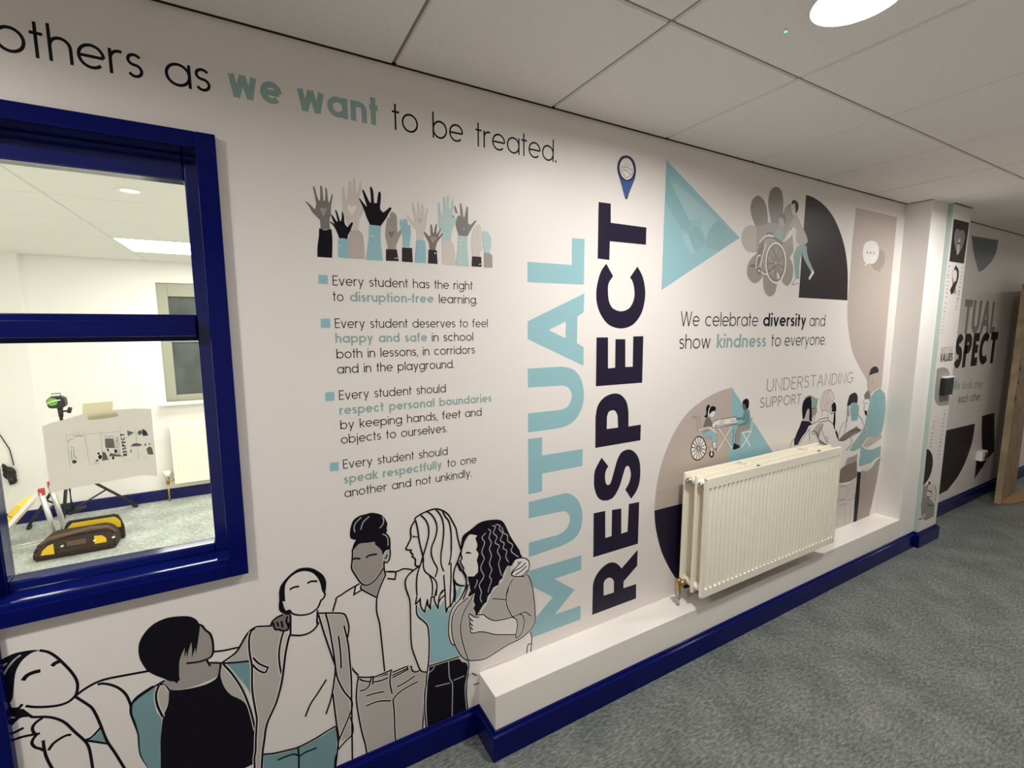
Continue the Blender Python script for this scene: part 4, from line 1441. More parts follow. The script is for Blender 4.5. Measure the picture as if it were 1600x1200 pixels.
a.fill('deep_dim_teal', '1150,328 1200,322 1216,400 *1212,505 *1180,522 1100,522 *1065,526 *1060,500 1120,480 *1128,440 *1050,437 *1045,415 1110,410 1130,365')
a.line('navy', .0028, '1165,345 1140,420 1130,440 1050,437', '1180,380 1170,480 1120,505 1070,522', '1040,395 1040,440', '1030,620 1035,765', '1010,560 1000,760')
a.fill('slate', '*1120,243 *1158,250 *1172,322 1140,332 1124,300')
a.fill('black', '1168,182 1130,205 *1118,248 *1155,252 *1168,312 1192,302 1202,230 1192,195')
a.fill('black', '*1012,738 *1080,770 *1090,790 1030,818 *998,812')
a.done()

# ---- understanding / support
INK['cap1'] = vinyl('capitals grey', (0.34, 0.31, 0.29))
INK['cap2'] = vinyl('capitals light grey', (0.38, 0.345, 0.32))
for wd, ink, s_, p0, p1, xh, w in (('thin grey word UNDERSTANDING', 'cap2', 'UNDERSTANDING', (1197.5, 612.6), (1332.7, 598.0), .0515, .118),
                                   ('grey word SUPPORT', 'cap1', 'SUPPORT', (1187, 638.0), (1251, 630.5), .042, .15)):
    a = Art('capital_word', mural, label=wd)
    text(a, ink, s_, p0, p1, xh, w, ls=.23)
    a.done()
# ---- people talking at the right of the mural
K = .0045
a = Art('drawn_person', mural, base=0.0010, label='drawn woman with black hair and dark sleeve facing right')
a.z(1220, 570, 8.889)
a.line('black', .0042, '190,1020 150,1070 135,1150', '245,1110 300,1030 390,900', '330,465 400,432 470,462')
a.fill('gteal', '*400,455 470,460 *522,470 *500,560 *440,610 *425,520')
a.fill('taupe', '*430,600 *492,570 492,650 472,690 *440,745 *425,650')
a.line('black', .0042, '500,520 490,580 498,640 475,700 450,800', '440,600 470,610')
a.fill('black', '410,440 330,480 300,560 294,640 *303,765 *330,740 *370,620 *392,608 *395,780 *430,795 432,700 425,500')
a.fill('grey', '*385,608 398,650 *390,782 *308,770 *350,700')
a.fill('navy', '*290,775 *395,785 *442,830 390,850 350,930 290,1010 *232,1112 *188,1122 185,1050 220,950 260,860')
a.done()
a = Art('drawn_person', mural, base=0.0016, label='drawn woman with pale bun seen from behind')
a.z(1220, 570, 8.889)
INK['pinkish'] = vinyl('warm hair', (0.93, 0.86, 0.82))
a.fill('paper', '*410,835 500,790 540,760 650,735 *665,770 720,820 760,900 *800,1060 *640,1130 *400,1130 *390,900')
a.fill('stone', '*590,820 520,930 *530,1060 *490,1000 *450,905 520,815')
a.fill('taupe', '*590,820 *560,900 *520,1040 *490,980 530,890')
a.fill('mgrey', '*540,1040 *640,1110 *480,1110')
a.fill('pinkish', '680,345 620,365 585,400 560,480 555,560 572,640 *610,625 *650,650 *670,610 700,540 742,470 720,400 *690,350')
a.line('black', .0042, '410,835 500,790 540,760 650,735 662,770 720,820 760,900 800,1050', '530,800 660,772', '450,905 430,945 455,965 470,950', '400,870 395,960 405,1060', '500,930 540,1050 640,1115', '590,820 572,900 600,990 645,1090', '640,990 655,1080', '430,925 480,930 500,980')
a.line('line', .0042, '680,345 620,365 585,400 560,480 555,560 572,640 570,715', '690,345 640,420 622,520 600,600', '690,345 722,400 744,470 702,540 665,640 650,725', '680,420 660,480 640,560', '705,480 670,530 630,610', '572,640 610,628 650,648', '620,380 592,460 585,560')
a.done()
a = Art('drawn_person', mural, base=0.0022, label='narrow drawn figure with black bob and black edge')
a.z(1220, 570, 8.889)
a.fill('black', '735,520 762,545 770,620 *762,650 *705,652 *712,600 *702,568')
a.line('black', .0042, '700,575 690,650 705,680 765,655')
a.fill('black', '*740,660 *757,658 757,800 *742,905 *724,820')
a.fill('black', '*752,920 782,932 *800,1035 *778,1010')
a.done()
a = Art('drawn_person', mural, base=0.0022, label='drawn woman with teal patterned headscarf holding brown bag')
a.z(1220, 570, 8.889)
a.line('black', .0042, '880,790 830,880 800,1000 *805,1050', '1080,700 1130,770 1145,840', '915,720 900,850 880,950', '935,730 900,840 950,900', '970,800 980,840', '1040,790 1050,840')
a.fill('paper', '*940,700 *985,780 *1060,775 *1130,790 *1140,860 *1080,900 *900,900')
a.fill('mgrey', '*958,478 942,560 952,700 *918,725 920,600')
a.fill('xgrey', '1010,388 955,425 932,500 *918,575 *960,565 *990,528 *1062,530 1066,440 1044,395')
a.fill('cteal', '*985,545 960,600 968,700 *980,782 *1060,772 1080,680 1082,580 1050,530 1010,525')
a.line('deep_dim_teal', .005, '1000,560 1030,600 1010,640 1050,660', '990,640 1000,700 1050,690', '1060,560 1070,620 1045,700')
a.fill('umber', '*805,1042 870,970 950,918 *1060,850 *1075,880 *1118,908 1000,970 900,1035 850,1055')
a.line('black', .004, '805,1050 870,1052 950,1010 *1118,908', '940,925 1040,905 1110,900')
a.line('black', .0042, '970,1010 978,1100 900,1195')
a.done()
a = Art('drawn_person', mural, base=0.0026, label='drawn man with dark hair and beard half hidden')
a.z(1220, 570, 8.889)
a.fill('paper', '*1150,480 *1240,470 *1240,720 *1165,700 *1148,580')
a.fill('dgrey', '*1155,420 1190,370 *1218,358 *1245,430 *1230,500 *1210,470 *1165,482')
a.fill('black', '*1158,632 *1198,640 *1192,715 *1168,690')
a.line('black', .0042, '1150,490 1160,580 1152,632', '1170,545 1200,530')
a.done()
a = Art('drawn_person', mural, base=0.0030, label='tall drawn man in teal shirt beside the white pillar')
a.z(1290, 690, 8)
a.fill('umber', '*240,300 *390,235 *388,440 300,495 *162,520 *165,380 *200,330')
a.fill('mgrey', '*270,205 *345,180 *400,150 *388,240 *240,302')
a.fill('lgrey', '*165,535 250,545 330,505 *388,455 *362,700 *345,1010 *130,1080 *150,800')
a.line('line', .0035, '165,540 250,548 330,510 388,460', '170,570 262,565 262,650 240,715 *165,720', '300,560 280,690', '345,520 330,660 362,672', '165,742 250,720', '260,742 350,708', '180,800 250,770', '245,760 240,1050', '310,800 300,1020')
a.fill('black', '*395,372 *442,385 430,520 418,700 *385,1000 *343,1012 *365,700 *387,500')
a.fill('taupe', '*445,355 500,370 560,340 *620,250 *690,190 *640,480 *540,940 *388,990 418,700 432,500')
a.line('line', .003, '490,380 470,600 440,950', '560,400 590,440', '640,270 625,370')
a.fill('cteal', '*430,170 *440,50 *500,95 *580,100 *692,50 *682,195 600,240 540,285 *480,295 *412,312 420,230')
a.line('white', .007, '400,300 412,312 445,322 510,290 570,272 620,222 690,188')
a.fill('pinkish', '*445,325 500,300 575,275 *560,340 500,362')
a.z(1220, 570, 8.889)
a.fill('stone', '*1210,1020 1300,990 *1392,945 *1402,1015 1300,1085 1200,1145 *1120,1150')
a.line('white', .006, '1130,1130 1200,1155 1300,1110 1400,1050')
a.fill('cteal', '*1250,438 1300,375 *1370,325 1425,380 1452,450 1452,640 1432,800 *1402,930 1350,985 *1200,1012 *1100,1155 *1010,1200 *955,1185 1000,1100 1100,960 *1160,850 1190,720 1220,560')
a.fill('gteal', '*1185,830 1240,860 *1200,1010 *1100,1155 *1010,1200 *955,1185 1000,1100 1100,960')
a.line('deep_dim_teal', .0045, '1290,440 1310,470 1340,460', '1350,460 1445,470', '1310,480 1305,600 1270,760 1235,900', '1370,620 1360,760 1330,900', '1410,600 1405,760', '1190,810 1160,870 1130,900', '1180,920 1160,960')
a.fill('stone', '*1225,140 1290,122 *1352,105 1357,220 *1352,295 1270,385 *1240,425 1215,340 1205,260 1213,200')
a.line('line', .0042, '1225,140 1212,200 1205,265 1215,340 1240,425', '1262,195 1275,230 1255,272')
a.fill('xgrey', '1300,22 1250,58 *1224,148 *1290,122 *1352,106 1357,70 1337,33')
a.line('white', .006, '1240,436 1290,372 1368,318')
a.done()

# ---- the friends with linked arms, left to right
KB = .0058
HL = .0022


def ln(a, *d, w=KB, halo=HL):
    a.line('black', w, *d, halo=halo)


# leaning friend at the far left
a = Art('drawn_person', mural, base=0.0005, label='drawn friend leaning back with face turned up')
a.z(0, 1000, 6)
a.fill('black', '*-60,215 0,190 120,130 250,100 340,93 *372,97 290,125 210,190 160,270 140,340 130,440 120,540 90,600 *83,625 100,642 140,648 185,640 *200,650 240,680 285,708 *258,722 200,728 150,765 110,812 *90,855 *60,860 *-60,860')
a.line('hilite', .004, '195,140 130,190 60,280 0,400', '65,215 0,265', '50,718 140,728')
ln(a, '370,97 450,112 530,160 610,235 670,300 715,370 728,430 720,490 700,530 640,580 560,610 450,625 330,628 240,618', '90,600 85,625 105,643 150,643 185,630 208,600',
   '200,650 285,712 320,722 430,720 520,735 610,775 700,860 790,940 830,1000 850,1080 870,1210', '705,530 800,590 860,635 900,700 940,790 1000,940 1080,1060 1175,1215',
   '705,525 800,455 900,400 1000,365 1150,335 1395,290', '915,418 960,408 1040,420 1120,455 1180,510 1215,580 1230,625',
   '1440,432 1370,475 1280,540 *1230,610 1228,680 1260,770 1300,880 1310,1000 1330,1090 1410,1215',
   '90,885 150,860 222,822', '95,950 200,910 320,885 *345,885 375,872', '400,730 340,770 305,820 315,865 345,885', '345,885 310,930 300,970 330,1005 380,1020 410,1035',
   '405,940 415,1020 440,1110 495,1215', '455,1035 500,970 570,920 630,892 668,890', w=.0066, halo=0)
a.line('black', .0095, '215,380 250,335 310,305 380,288', '488,245 520,215 575,195')
a.fill('deep_dim_teal', '*945,840 *990,955 *830,938 880,910')
ln(a, '945,820 860,910 *790,940 900,955 *1015,972', halo=0)
a.done()

# friend with the black bob
a = Art('drawn_person', mural, base=0.0014, label='drawn friend with black bob and black sleeveless top')
a.z(0, 900, 4)
a.fill('deep_dim_teal', '*830,800 870,760 *975,695 968,780 980,850 *1012,880 1005,980 1000,1100 *1005,1215 *935,1215 880,1110 870,1000 850,920 828,860')  # ordinary teal with the low light put into the ink
a.fill('grey', '985,690 1000,675 1030,680 1055,710 1050,780 1030,840 *1018,880 990,820 975,760')
a.fill('grey', '*1385,555 1420,560 1480,620 1530,700 1550,780 *1560,828 1530,795 1490,768 1440,742 1400,690 1378,620')
a.z(340, 960, 8)
a.fill('grey', '*270,410 330,310 *405,205 *400,590 *110,595 190,530')
a.fill('deep_dim_teal', '*110,618 *405,590 *415,640 *410,1015 380,940 300,830 200,710')
a.z(0, 900, 4)
a.fill('black', '*1368,550 *1387,550 1378,620 1400,690 1440,740 1490,765 1530,792 1562,850 1592,940 *1602,1000 *1592,1170 *1500,1215 *1005,1215 1003,1050 1010,950 1020,880 1050,800 *1058,710 1110,712 1200,700 1290,675 1350,640 1365,600')
a.z(340, 1050, 8)
a.fill('paper', '*395,470 420,540 *475,640 *472,735 440,650 425,580')
a.z(0, 900, 4)
ln(a, '995,680 975,740 985,810 1018,880', '1000,680 1030,675 1062,714', '1395,550 1450,610 1510,700 1545,780 1572,860 1595,960')
a.z(200, 950, 8)
a.fill('mgrey', '*890,215 930,235 980,290 1030,330 1050,400 1062,480 1062,550 1040,600 985,640 *1000,660 *1020,690 *1145,690 1135,780 1112,850 1000,910 850,970 700,1008 *530,1022 480,970 *425,935 *530,850 *600,700 *700,450 *820,250')
ln(a, '890,205 930,225 970,275 1025,320 1055,400 1065,490 1062,560 1035,610 970,645 870,675 730,690', '985,650 1010,695 1030,725', '1010,685 1080,683 1175,688',
   '1065,545 1200,530 1385,490', '1180,680 1300,595 1360,540 1410,460 1460,370 1520,290 1600,245', '1160,690 1350,680 1530,660', halo=0)
ln(a, '460,905 380,950 240,1040 130,1115 40,1200', halo=0)
a.fill('black', '720,100 600,105 480,125 350,180 250,260 180,350 140,440 130,540 150,640 200,730 250,790 340,840 420,870 *485,897 *530,917 *575,915 *612,942 *632,905 *650,905 640,850 640,750 645,660 670,580 *712,495 *700,630 *730,540 *738,630 760,520 *792,425 800,520 *798,622 820,560 *842,495 *850,580 865,480 885,350 895,280 *900,210 860,150 800,113')
a.done()

# friend in the open jacket
a = Art('drawn_person', mural, base=0.0032, label='drawn friend in grey jacket and teal trousers')
a.z(340, 960, 8)
a.fill('grey', '*480,180 560,168 680,170 *740,200 *825,208 785,350 770,480 778,620 *800,745 *815,748 790,880 750,1010 690,1170 640,1290 600,1390 575,1490 560,1620 545,1740 530,1850 *525,1935 *468,1935 475,1800 480,1640 500,1500 505,1350 490,1220 450,1020 440,850 430,650 405,500 400,330 430,230')
a.fill('lgrey', '*835,215 880,240 *893,258 855,420 830,600 *812,742 780,620 775,480 800,330')
ln(a, '470,175 420,210 395,300 395,420 410,540 430,650 430,850 440,1000 470,1180 490,1300 485,1420 478,1560 475,1700 460,1800 465,1935',
   '400,205 480,155 560,148 690,142', '825,205 790,330 768,480 775,620 800,745 *820,745', '445,540 500,600 560,635 *630,660 *605,720 *570,725 500,690 435,625')
ln(a, '905,250 880,330 850,480 835,600 815,760 790,900 740,1080 690,1200 630,1330 600,1440 585,1560 565,1700 555,1850 550,1935', w=.0065)
a.z(400, 900, 4)
a.fill('grey', '*395,237 440,235 540,237 565,262 578,310 *572,372 580,480 590,600 592,700 602,780 597,850 570,920 545,970 *515,1035 500,940 480,740 *497,600 490,540 460,460 430,380')
a.fill('lgrey', '*395,240 *432,238 455,330 475,430 *493,540 460,460 425,360')
a.fill('grey', '*585,890 603,940 595,985 *530,1035 555,960')
ln(a, '385,232 480,230 545,235 565,260 580,320 572,385', '550,310 575,420 585,520 595,640 597,760 600,1000 603,1200',
   '390,240 420,340 460,460 490,545 *497,560', '435,235 455,310 475,420 495,560 490,640 470,760 437,862', '495,560 510,640 550,720 595,775 600,820 580,880 550,950 515,1030',
   '480,735 500,900 515,1000 510,1080 495,1210', '590,880 605,940 600,990 560,1030 515,1082', '515,375 528,480 532,575', '440,645 380,740 340,800 308,878')
a.z(340, 1050, 8)
a.fill('deep_dim_teal', '*578,1045 700,1035 850,1000 1000,955 1200,860 *1467,700 1480,800 1490,900 1480,1000 1465,1080 *1462,1215 *572,1215')
ln(a, '575,1025 700,1015 850,980 1000,940 1200,840 1330,760 1475,672', '1005,940 1015,1050 1015,1215', '750,1100 850,1055 950,1025 1010,1040', '1025,1050 1100,1000 1240,945',
   '1480,680 1500,800 1505,950 1470,1090 1465,1215', halo=0)
a.z(400, 860, 8)
a.fill('paper', '*432,790 *770,740 *765,900 *780,905 740,970 680,1020 610,1050 530,1060 *430,1055')
a.fill('dgrey', '340,800 270,830 210,880 *183,938 215,952 240,985 280,985 320,1000 360,1000 400,985 *410,920 *432,890 *432,795')
ln(a, '340,800 270,830 210,880 183,938', '215,900 225,955 245,988 280,985 320,1000 360,1000 400,985 410,920 432,890', '262,890 280,950', '315,880 335,965', '395,820 378,880 408,950', '432,790 432,1055',
   '770,720 765,800 762,900 *780,905 740,970 680,1020 610,1050 530,1060 *420,1055', halo=0)
a.fill('paper', '*430,760 *330,640 *350,400 500,270 620,250 740,300 820,450 *860,530 855,590 *815,620 780,700 740,745 680,785 600,805 520,805')
ln(a, '425,745 450,785 520,805 600,805 680,785 740,745 780,700 *812,620 840,600 860,560 862,530')
a.line('black', .0065, '420,490 470,460 540,448', '642,410 690,385 765,385')
a.fill('black', '620,213 530,228 440,288 360,368 308,440 288,520 290,620 283,700 300,762 *370,802 *430,802 *437,752 *415,735 *375,752 350,710 *328,633 *367,637 360,540 365,440 400,370 460,310 540,268 620,258 700,278 760,330 800,400 820,490 *852,548 866,520 877,440 871,370 832,300 760,248 690,218')
a.done()

# friend with the bun
a = Art('drawn_person', mural, base=0.0024, label='drawn friend with black bun and white shirt')
a.z(520, 1040, 6.6667)
a.fill('grey', '*275,125 380,112 600,60 *760,10 *800,0 *880,60 *985,80 960,250 950,420 *928,700 *650,822 *358,960 330,800 280,600 255,420 250,280')
a.fill('lgrey', '*285,130 *415,120 *590,75 *590,92 *430,150 *395,165 *330,160')
ln(a, '265,115 250,230 245,350 265,500 300,680 340,830 360,965', '190,20 235,85 *270,120 380,120 480,100 *605,45 *617,55', '275,140 330,160 395,165', '400,120 390,170 370,220 330,250 285,262',
   '420,120 415,195', '430,125 575,85', '425,170 500,155 575,125', '605,55 595,150 600,220 618,290', '620,70 765,8', '620,100 775,28', '620,125 780,42', '670,220 760,170 850,110',
   '885,165 780,220 690,280 635,340 *628,360 640,500 645,650 655,825', '350,315 430,290 530,270', '345,420 430,385 500,368 605,365', '985,80 960,250 945,420 940,560 930,705',
   '775,0 780,45', '810,0 840,50 900,58')
a.z(510, 920, 8)
ln(a, '310,0 140,100 *120,140 75,295', '630,110 625,200 630,300 665,440 685,620 710,860 727,1030', '300,950 340,1020 400,1080')
a.z(520, 780, 8)
a.fill('mgrey', '*635,860 *655,950 620,1040 *552,1228 *480,1190 *365,1125 *365,1075 440,1070 540,1000')
a.fill('mgrey', '*245,690 *265,620 320,560 *370,540 *440,530 *520,520 *600,600 *625,700 *632,840 *630,865 580,940 510,1020 440,1067 380,1067 340,1040 290,960 237,868 242,760')
a.fill('grey', '*630,712 670,650 *706,628 714,700 700,770 660,797 *640,782')
a.fill('white', '*335,1058 *360,1075 *362,1125 *265,1192 *285,1090')
ln(a, '245,620 245,700 240,780 235,865 290,960 340,1035 390,1070 440,1070 510,1030 570,960 630,865', '640,770 640,860 *657,950 620,1030 575,1140 552,1228', '360,1070 360,1125 *552,1228',
   '640,790 680,787 705,750 716,690 714,628', '645,740 665,730 680,690', '335,1055 285,1090 *265,1192 *365,1130', '335,1055 200,1130 90,1205',
   '665,905 780,910 *775,1000 *680,990', '660,905 790,905 880,870 960,875 1000,887', halo=.0012)
a.line('black', .0065, '250,750 290,738 345,745', '415,730 460,700 552,685')
a.fill('black', '480,168 420,183 330,208 260,258 228,330 213,410 218,480 *245,500 *290,507 260,560 245,610 *243,655 *266,622 320,562 *370,547 *440,542 *522,528 *530,567 *575,602 *610,642 *625,705 660,642 *712,625 *722,660 722,570 717,490 692,445 *665,420 *682,390 672,360 682,310 662,260 622,205 560,178')
a.line('hilite', .0035, '355,225 290,290 265,350 275,412', '455,215 380,285 350,380', '620,215 635,270 620,320 585,360', '620,435 670,460 690,510 688,580')
a.done()

# long-haired friend
a = Art('drawn_person', mural, base=0.0040, label='drawn friend with long pale hair and teal top')
a.z(510, 920, 8)
a.fill('teal', '*1145,225 1170,240 *1225,292 *1260,250 *1300,262 *1345,180 *1395,252 *1470,140 *1495,305 *1550,240 *1600,60 *1690,-60 *1680,60 *1600,160 1545,260 1525,400 1525,560 1550,690 *1595,715 *1632,775 *1668,842 *1290,932 1300,800 1300,620 1285,470 1240,400 1160,340 1132,290')
a.z(520, 1040, 6.6667)
a.fill('black', '*1003,8 *1317,-75 *1345,-40 *1387,-33 1408,20 1392,110 1373,230 1383,380 *1398,505 *1240,585 *990,690 975,430 985,200')
a.line('hilite', .004, '1205,-65 1210,80 1220,140 1245,190 1245,350 1240,580', '1070,215 1220,178', '1255,152 1370,105')
a.line('grey', .004, '1000,70 1040,40 1058,5')
ln(a, '1425,-30 1420,60 1400,150 1388,280 1398,400 1412,500', '990,0 985,90 960,260 955,440 975,680')
a.z(510, 920, 8)
a.fill('paper', '*1060,-40 *1130,90 *1117,190 *1125,210 *1125,290 1150,350 1220,410 1265,470 1280,620 1280,800 1268,960 *1250,1040 1190,1030 1160,990 1110,860 1070,740 1055,600')
ln(a, '985,-20 1040,140 1050,350 1055,600 1070,740 1110,860 1160,990 1190,1030 1250,1040', '1130,-10 1130,90 1115,190 *1125,210 1125,290 1150,350 1220,410 1265,470 1282,620 1282,800 1270,960 1255,1060 1243,1220',
   '1280,962 1440,915 1660,845', '600,1100 800,1018', '1060,990 1080,1030 1130,1035 1170,1010')
a.fill('paper', '*1130,-300 *1620,-500 *1590,100 *1550,225 *1520,230 *1495,295 *1470,130 *1395,245 *1345,100 *1310,120 *1300,250 *1262,140 *1225,290 *1172,130 *1120,195')
ln(a, '1130,90 1115,190 *1172,120 1175,200 1200,260 *1228,288 1240,220 *1262,135 1270,200 *1300,252 1300,180 *1312,100 *1345,100 1355,160 *1395,248 1400,180 1430,120 1480,80',
   '1395,245 1405,120 1440,30 1485,8', '1480,0 1485,150 *1495,298 1520,230 1545,210 1545,100 1550,0', '1595,0 1590,120 *1550,225', '1375,0 1350,100')
a.z(520, 780, 8)
ln(a, '1030,255 1030,235 1100,185 1200,140 1290,120 1370,140 1440,190 1490,270 1540,370 1560,480 1600,635', '1030,260 985,330 970,400 975,480 940,560 915,610 925,630 *980,635 *970,660 *1000,690 *992,715 1030,750 *1027,810 1045,835 1085,830',
   '1035,265 1060,380 1080,520 1110,650 1130,740 1130,830 1150,900 1210,950 1270,1000 1300,1070 1290,1205', '1100,200 1160,260 1195,350 1195,460 1165,580 1130,700 1100,800 1060,920 1045,1050 1050,1205',
   '1180,155 1240,200 1290,290 1300,380 1280,480 1240,580 1230,680 1260,780 1305,870 *1275,975', '1290,130 1340,190 1375,280 1385,400 1370,560 1350,700 1355,820 1387,900',
   '1370,145 1400,210 1450,280 1475,400 1480,560 1475,700 *1450,825', '1475,790 1475,1000 1465,1205', '1385,945 1395,1080 1405,1205', '1205,950 1235,1020 1245,1100 1240,1205',
   '1085,835 1010,885 940,950 905,1020 910,1100 940,1205', '1600,650 1560,780 1520,870 1505,970 1515,1100 1520,1205', '1555,780 1570,840 1600,900', '1515,1000 1540,1050 1600,1080', '1390,1130 1350,1180', halo=0)
a.line('black', .0075, '1000,465 1018,468')
a.line('black', .0035, '1010,467 1062,470')
a.done()

# curly-haired friend
a = Art('drawn_person', mural, base=0.0066, label='drawn friend with long curly black hair and grey top')
a.z(680, 920, 8)
a.fill('paper', '*1190,500 1205,620 *1192,790 *1080,830 *640,990 *520,1085 *420,1060 *405,900 *620,860 *900,690')
a.fill('paper', '*500,-20 380,130 280,220 215,340 170,430 165,560 200,690 *240,705 *300,800 *420,600')
a.fill('grey', '*860,-260 *940,-280 965,-200 1120,-160 1180,-80 1210,20 1228,200 1235,330 1240,400 1190,500 1060,610 900,690 750,790 620,865 500,885 380,880 320,830 260,730 225,620 210,480 230,350 300,220 380,130 *450,50 *560,0 *700,-20 *760,-80 *800,-160')
a.line('paper', .006, '470,70 *480,160 490,240 500,320', '560,330 575,270 640,170 700,40 *790,-60 *840,-120 880,-250')
a.fill('paper', '*430,305 470,330 *490,350 *510,325 600,318 640,350 700,385 780,390 880,370 *960,355 1000,370 1025,440 *1020,568 900,575 760,570 640,545 580,535 *500,552 *450,547 *437,520 *455,500 *428,470 *455,455 *425,410 *455,395 *412,350')
ln(a, '430,305 415,340 430,370 472,402', '430,305 460,330 500,350 548,350', '500,325 600,320 640,350 720,390 800,388 960,350 1080,300 1130,290 1192,338', '430,380 430,420 468,462', '430,430 430,470 468,508',
   '435,490 440,540 480,550 560,535 650,545 760,570 1010,570', '960,350 1010,380 1025,460 1003,590 1025,607 1070,560 1100,480 1110,390 1085,330 1055,315',
   '915,-10 885,100 890,190 920,270 965,352', '970,-125 920,-40 890,50 885,135', '710,120 800,125 880,135',
   '1150,-180 1190,-110 1215,0 1240,200 1247,380 1232,440 1180,520 1060,620 900,700 750,795 620,870 500,890 390,885 320,830 260,730 220,620 203,480 218,340 280,220 380,130 465,55',
   '390,-20 310,120 220,230 180,330 165,480 170,590 200,680 242,705', '490,50 450,120 360,280 320,420 320,560 350,700 400,860 420,960 405,1060 388,1215', '1185,530 1205,620 1190,785', '1190,685 1155,700 1140,805', '455,1050 518,1080', '480,1195 555,1170', w=.0046, halo=.0015)
a.z(680, 790, 8)
ln(a, '320,570 280,690 240,790 225,900 240,1000 250,1100 238,1205', '275,700 320,790 372,880 388,960 372,1040 305,1175', '235,940 270,985 365,1000', '405,980 390,1060 345,1170', halo=0)
a.fill('paper', '*330,555 322,600 332,660 312,690 330,740 355,780 350,810 370,850 *395,890 *500,885 *540,830 *540,600 *520,480 *530,360 *420,350')
a.fill('black', '*310,550 328,440 348,370 440,298 540,218 640,183 780,173 842,198 882,260 922,350 962,420 1002,480 1052,560 *1062,600 *1088,640 1000,670 970,700 *960,742 *940,752 *900,747 *877,790 *842,870 *842,902 *800,932 *790,987 *722,1020 *690,1092 *652,1130 *642,1200 *600,1232 *570,1282 *520,1362 *500,1368 *495,1320 *475,1280 *495,1240 *475,1192 *490,1090 *440,1125 *402,1125 *440,1060 *425,980 *405,890 *420,882 *480,882 *532,830 532,750 *515,680 537,600 *505,550 525,490 *498,410 *522,372 440,358 400,388 360,460 332,560')
a.line('paper', .0035, '488,1095 470,1150', '440,1165 400,1120')
ln(a, '330,560 320,600 332,660 *308,690 330,740 *355,780 *348,810 370,850 390,892', halo=0)
a.fill('black', '*368,597 400,574 440,584 *457,597')
a.line('hilite', .004, '630,340 590,380 585,410 615,460 590,540 580,590 610,660 575,740 570,800 605,880 555,970 550,1010 575,1080 560,1150 580,1205', '660,290 690,320 670,400 700,460 675,540 700,620 675,720 705,800 675,880 700,930 665,1040 660,1080',
       '710,250 750,260 725,340 770,390 745,460 800,500 775,570 810,650 790,730 825,870', '755,230 810,250 795,290 840,350 810,430 860,470 845,530 890,560 880,640 915,705', '830,265 855,340 900,370 905,440 965,490 945,560 980,600 1037,638', '520,920 520,960 488,1030')
a.fill('white', '*1000,665 1080,650 1140,665 1165,700 1170,760 1150,830 1110,875 1050,882 990,882 *950,855 975,800 970,720')
ln(a, '970,720 1000,668 1080,650 1140,665 1168,700 1172,760 1152,830 1112,877 1050,882 990,882 950,857 975,800', '1130,710 1070,770 990,810 955,850', '1140,750 1080,810 1000,862', '1150,800 1110,850 1070,882', '1075,695 1030,745 975,800', '1035,695 1042,722', w=.0046, halo=0)
a.done()
# ================================================================== PRINTED PIER
pier = empty('pier_mural', (3.9, QY, 0.2), 'tall narrow printed panel with heart, ribbon and vertical words on the pier', 'mural')
a = Art('heart_panel', pier, QY, label='black rectangle with grey heart of hands')
a.z(1440, 310, 7.5).fill('xgrey', '*378,240 *558,285 *495,765 *325,738')
a.fill('dgrey', '*448,378 418,355 390,390 380,480 393,570 *420,665 462,600 500,500 511,420 490,372')
a.fill('grey', '*432,480 445,470 *455,482 *450,520 *425,520').fill('grey', '*420,540 *447,540 435,640 *413,665')
a.line('xgrey', .008, '420,522 455,530')
a.done()
a = Art('ribbon_symbol', pier, QY, label='dark awareness ribbon')
a.z(1440, 310, 7.5).fill('mgrey', '*400,785 370,830 362,900 *375,960 405,1090 *388,1128 *372,1100 *355,960 *358,850')
a.fill('xgrey', '*400,782 430,830 436,880 425,960 375,1100 *345,1128 *332,1075 370,1000 *405,960 415,880 *400,835 *375,845')
a.done()
a = Art('value_words', pier, QY, label='small vertical words along the pier')
for fr, cols in (((1440, 310, 7.5), [((322, 780), (285, 1180), 9), ((480, 800), (425, 1185), 9)]),
                 ((1430, 440, 8.573), [((410, 270), (350, 720), 9), ((590, 110), (545, 400), 6)]),
                 ((1400, 560, 7.5), [((445, 720), (400, 1060), 8), ((570, 640), (490, 1200), 12)])):
    a.z(*fr)
    for (x0, y0), (x1, y1), n_ in cols:
        for i in range(n_):
            t = (i + .5) / n_
            x, y = x0 + (x1 - x0) * t, y0 + (y1 - y0) * t
            g = random.choice(('-9,-6 9,-8', '-9,8 8,-6', '-9,-8 9,-10 *9,6', '9,6 -9,8 *-9,-6', '-9,0 9,-2'))
            a.line('taupe', .007, ' '.join('%s%.1f,%.1f' % ('*' if q_.startswith('*') else '', x + float(q_.lstrip('*').split(',')[0]), y + float(q_.split(',')[1])) for q_ in g.split()))
a.done()['kind'] = 'stuff'
a = Art('value_heading', pier, QY, label='small red and dark words BRITISH VALUES')
text(a, 'rose', 'BRITISH', (1469.5, 554.3), (1487.8, 552.0), 0.036, .3, ls=.2)
text(a, 'xgrey', 'VALUES', (1468.5, 565.8), (1487.8, 563.7), 0.040, .34, ls=.12)
a.done()
a = Art('rounded_shape', pier, QY, label='grey printed shape with one rounded side')
a.z(1400, 560, 7.5).fill('mgrey', '*480,120 545,105 600,120 625,170 *638,240 *620,545 500,553 460,500 450,430')
a.done()
a = Art('half_disc', pier, QY, label='dark printed half disc')
a.z(1400, 720, 8.571).fill('xgrey', '*412,-160 450,-140 485,-70 492,40 470,160 430,250 *362,340 385,120')
a.done()
a = Art('drawn_person', pier, QY, base=.0008, label='small drawn crouching figure in grey-green')
a.z(1400, 720, 8.571)
a.fill('sage', '*345,520 *420,470 490,550 *520,580 *505,740 *400,800 *340,770 335,600')
a.fill('pinkish', '*430,310 520,320 542,420 *520,545 *490,552 430,420')
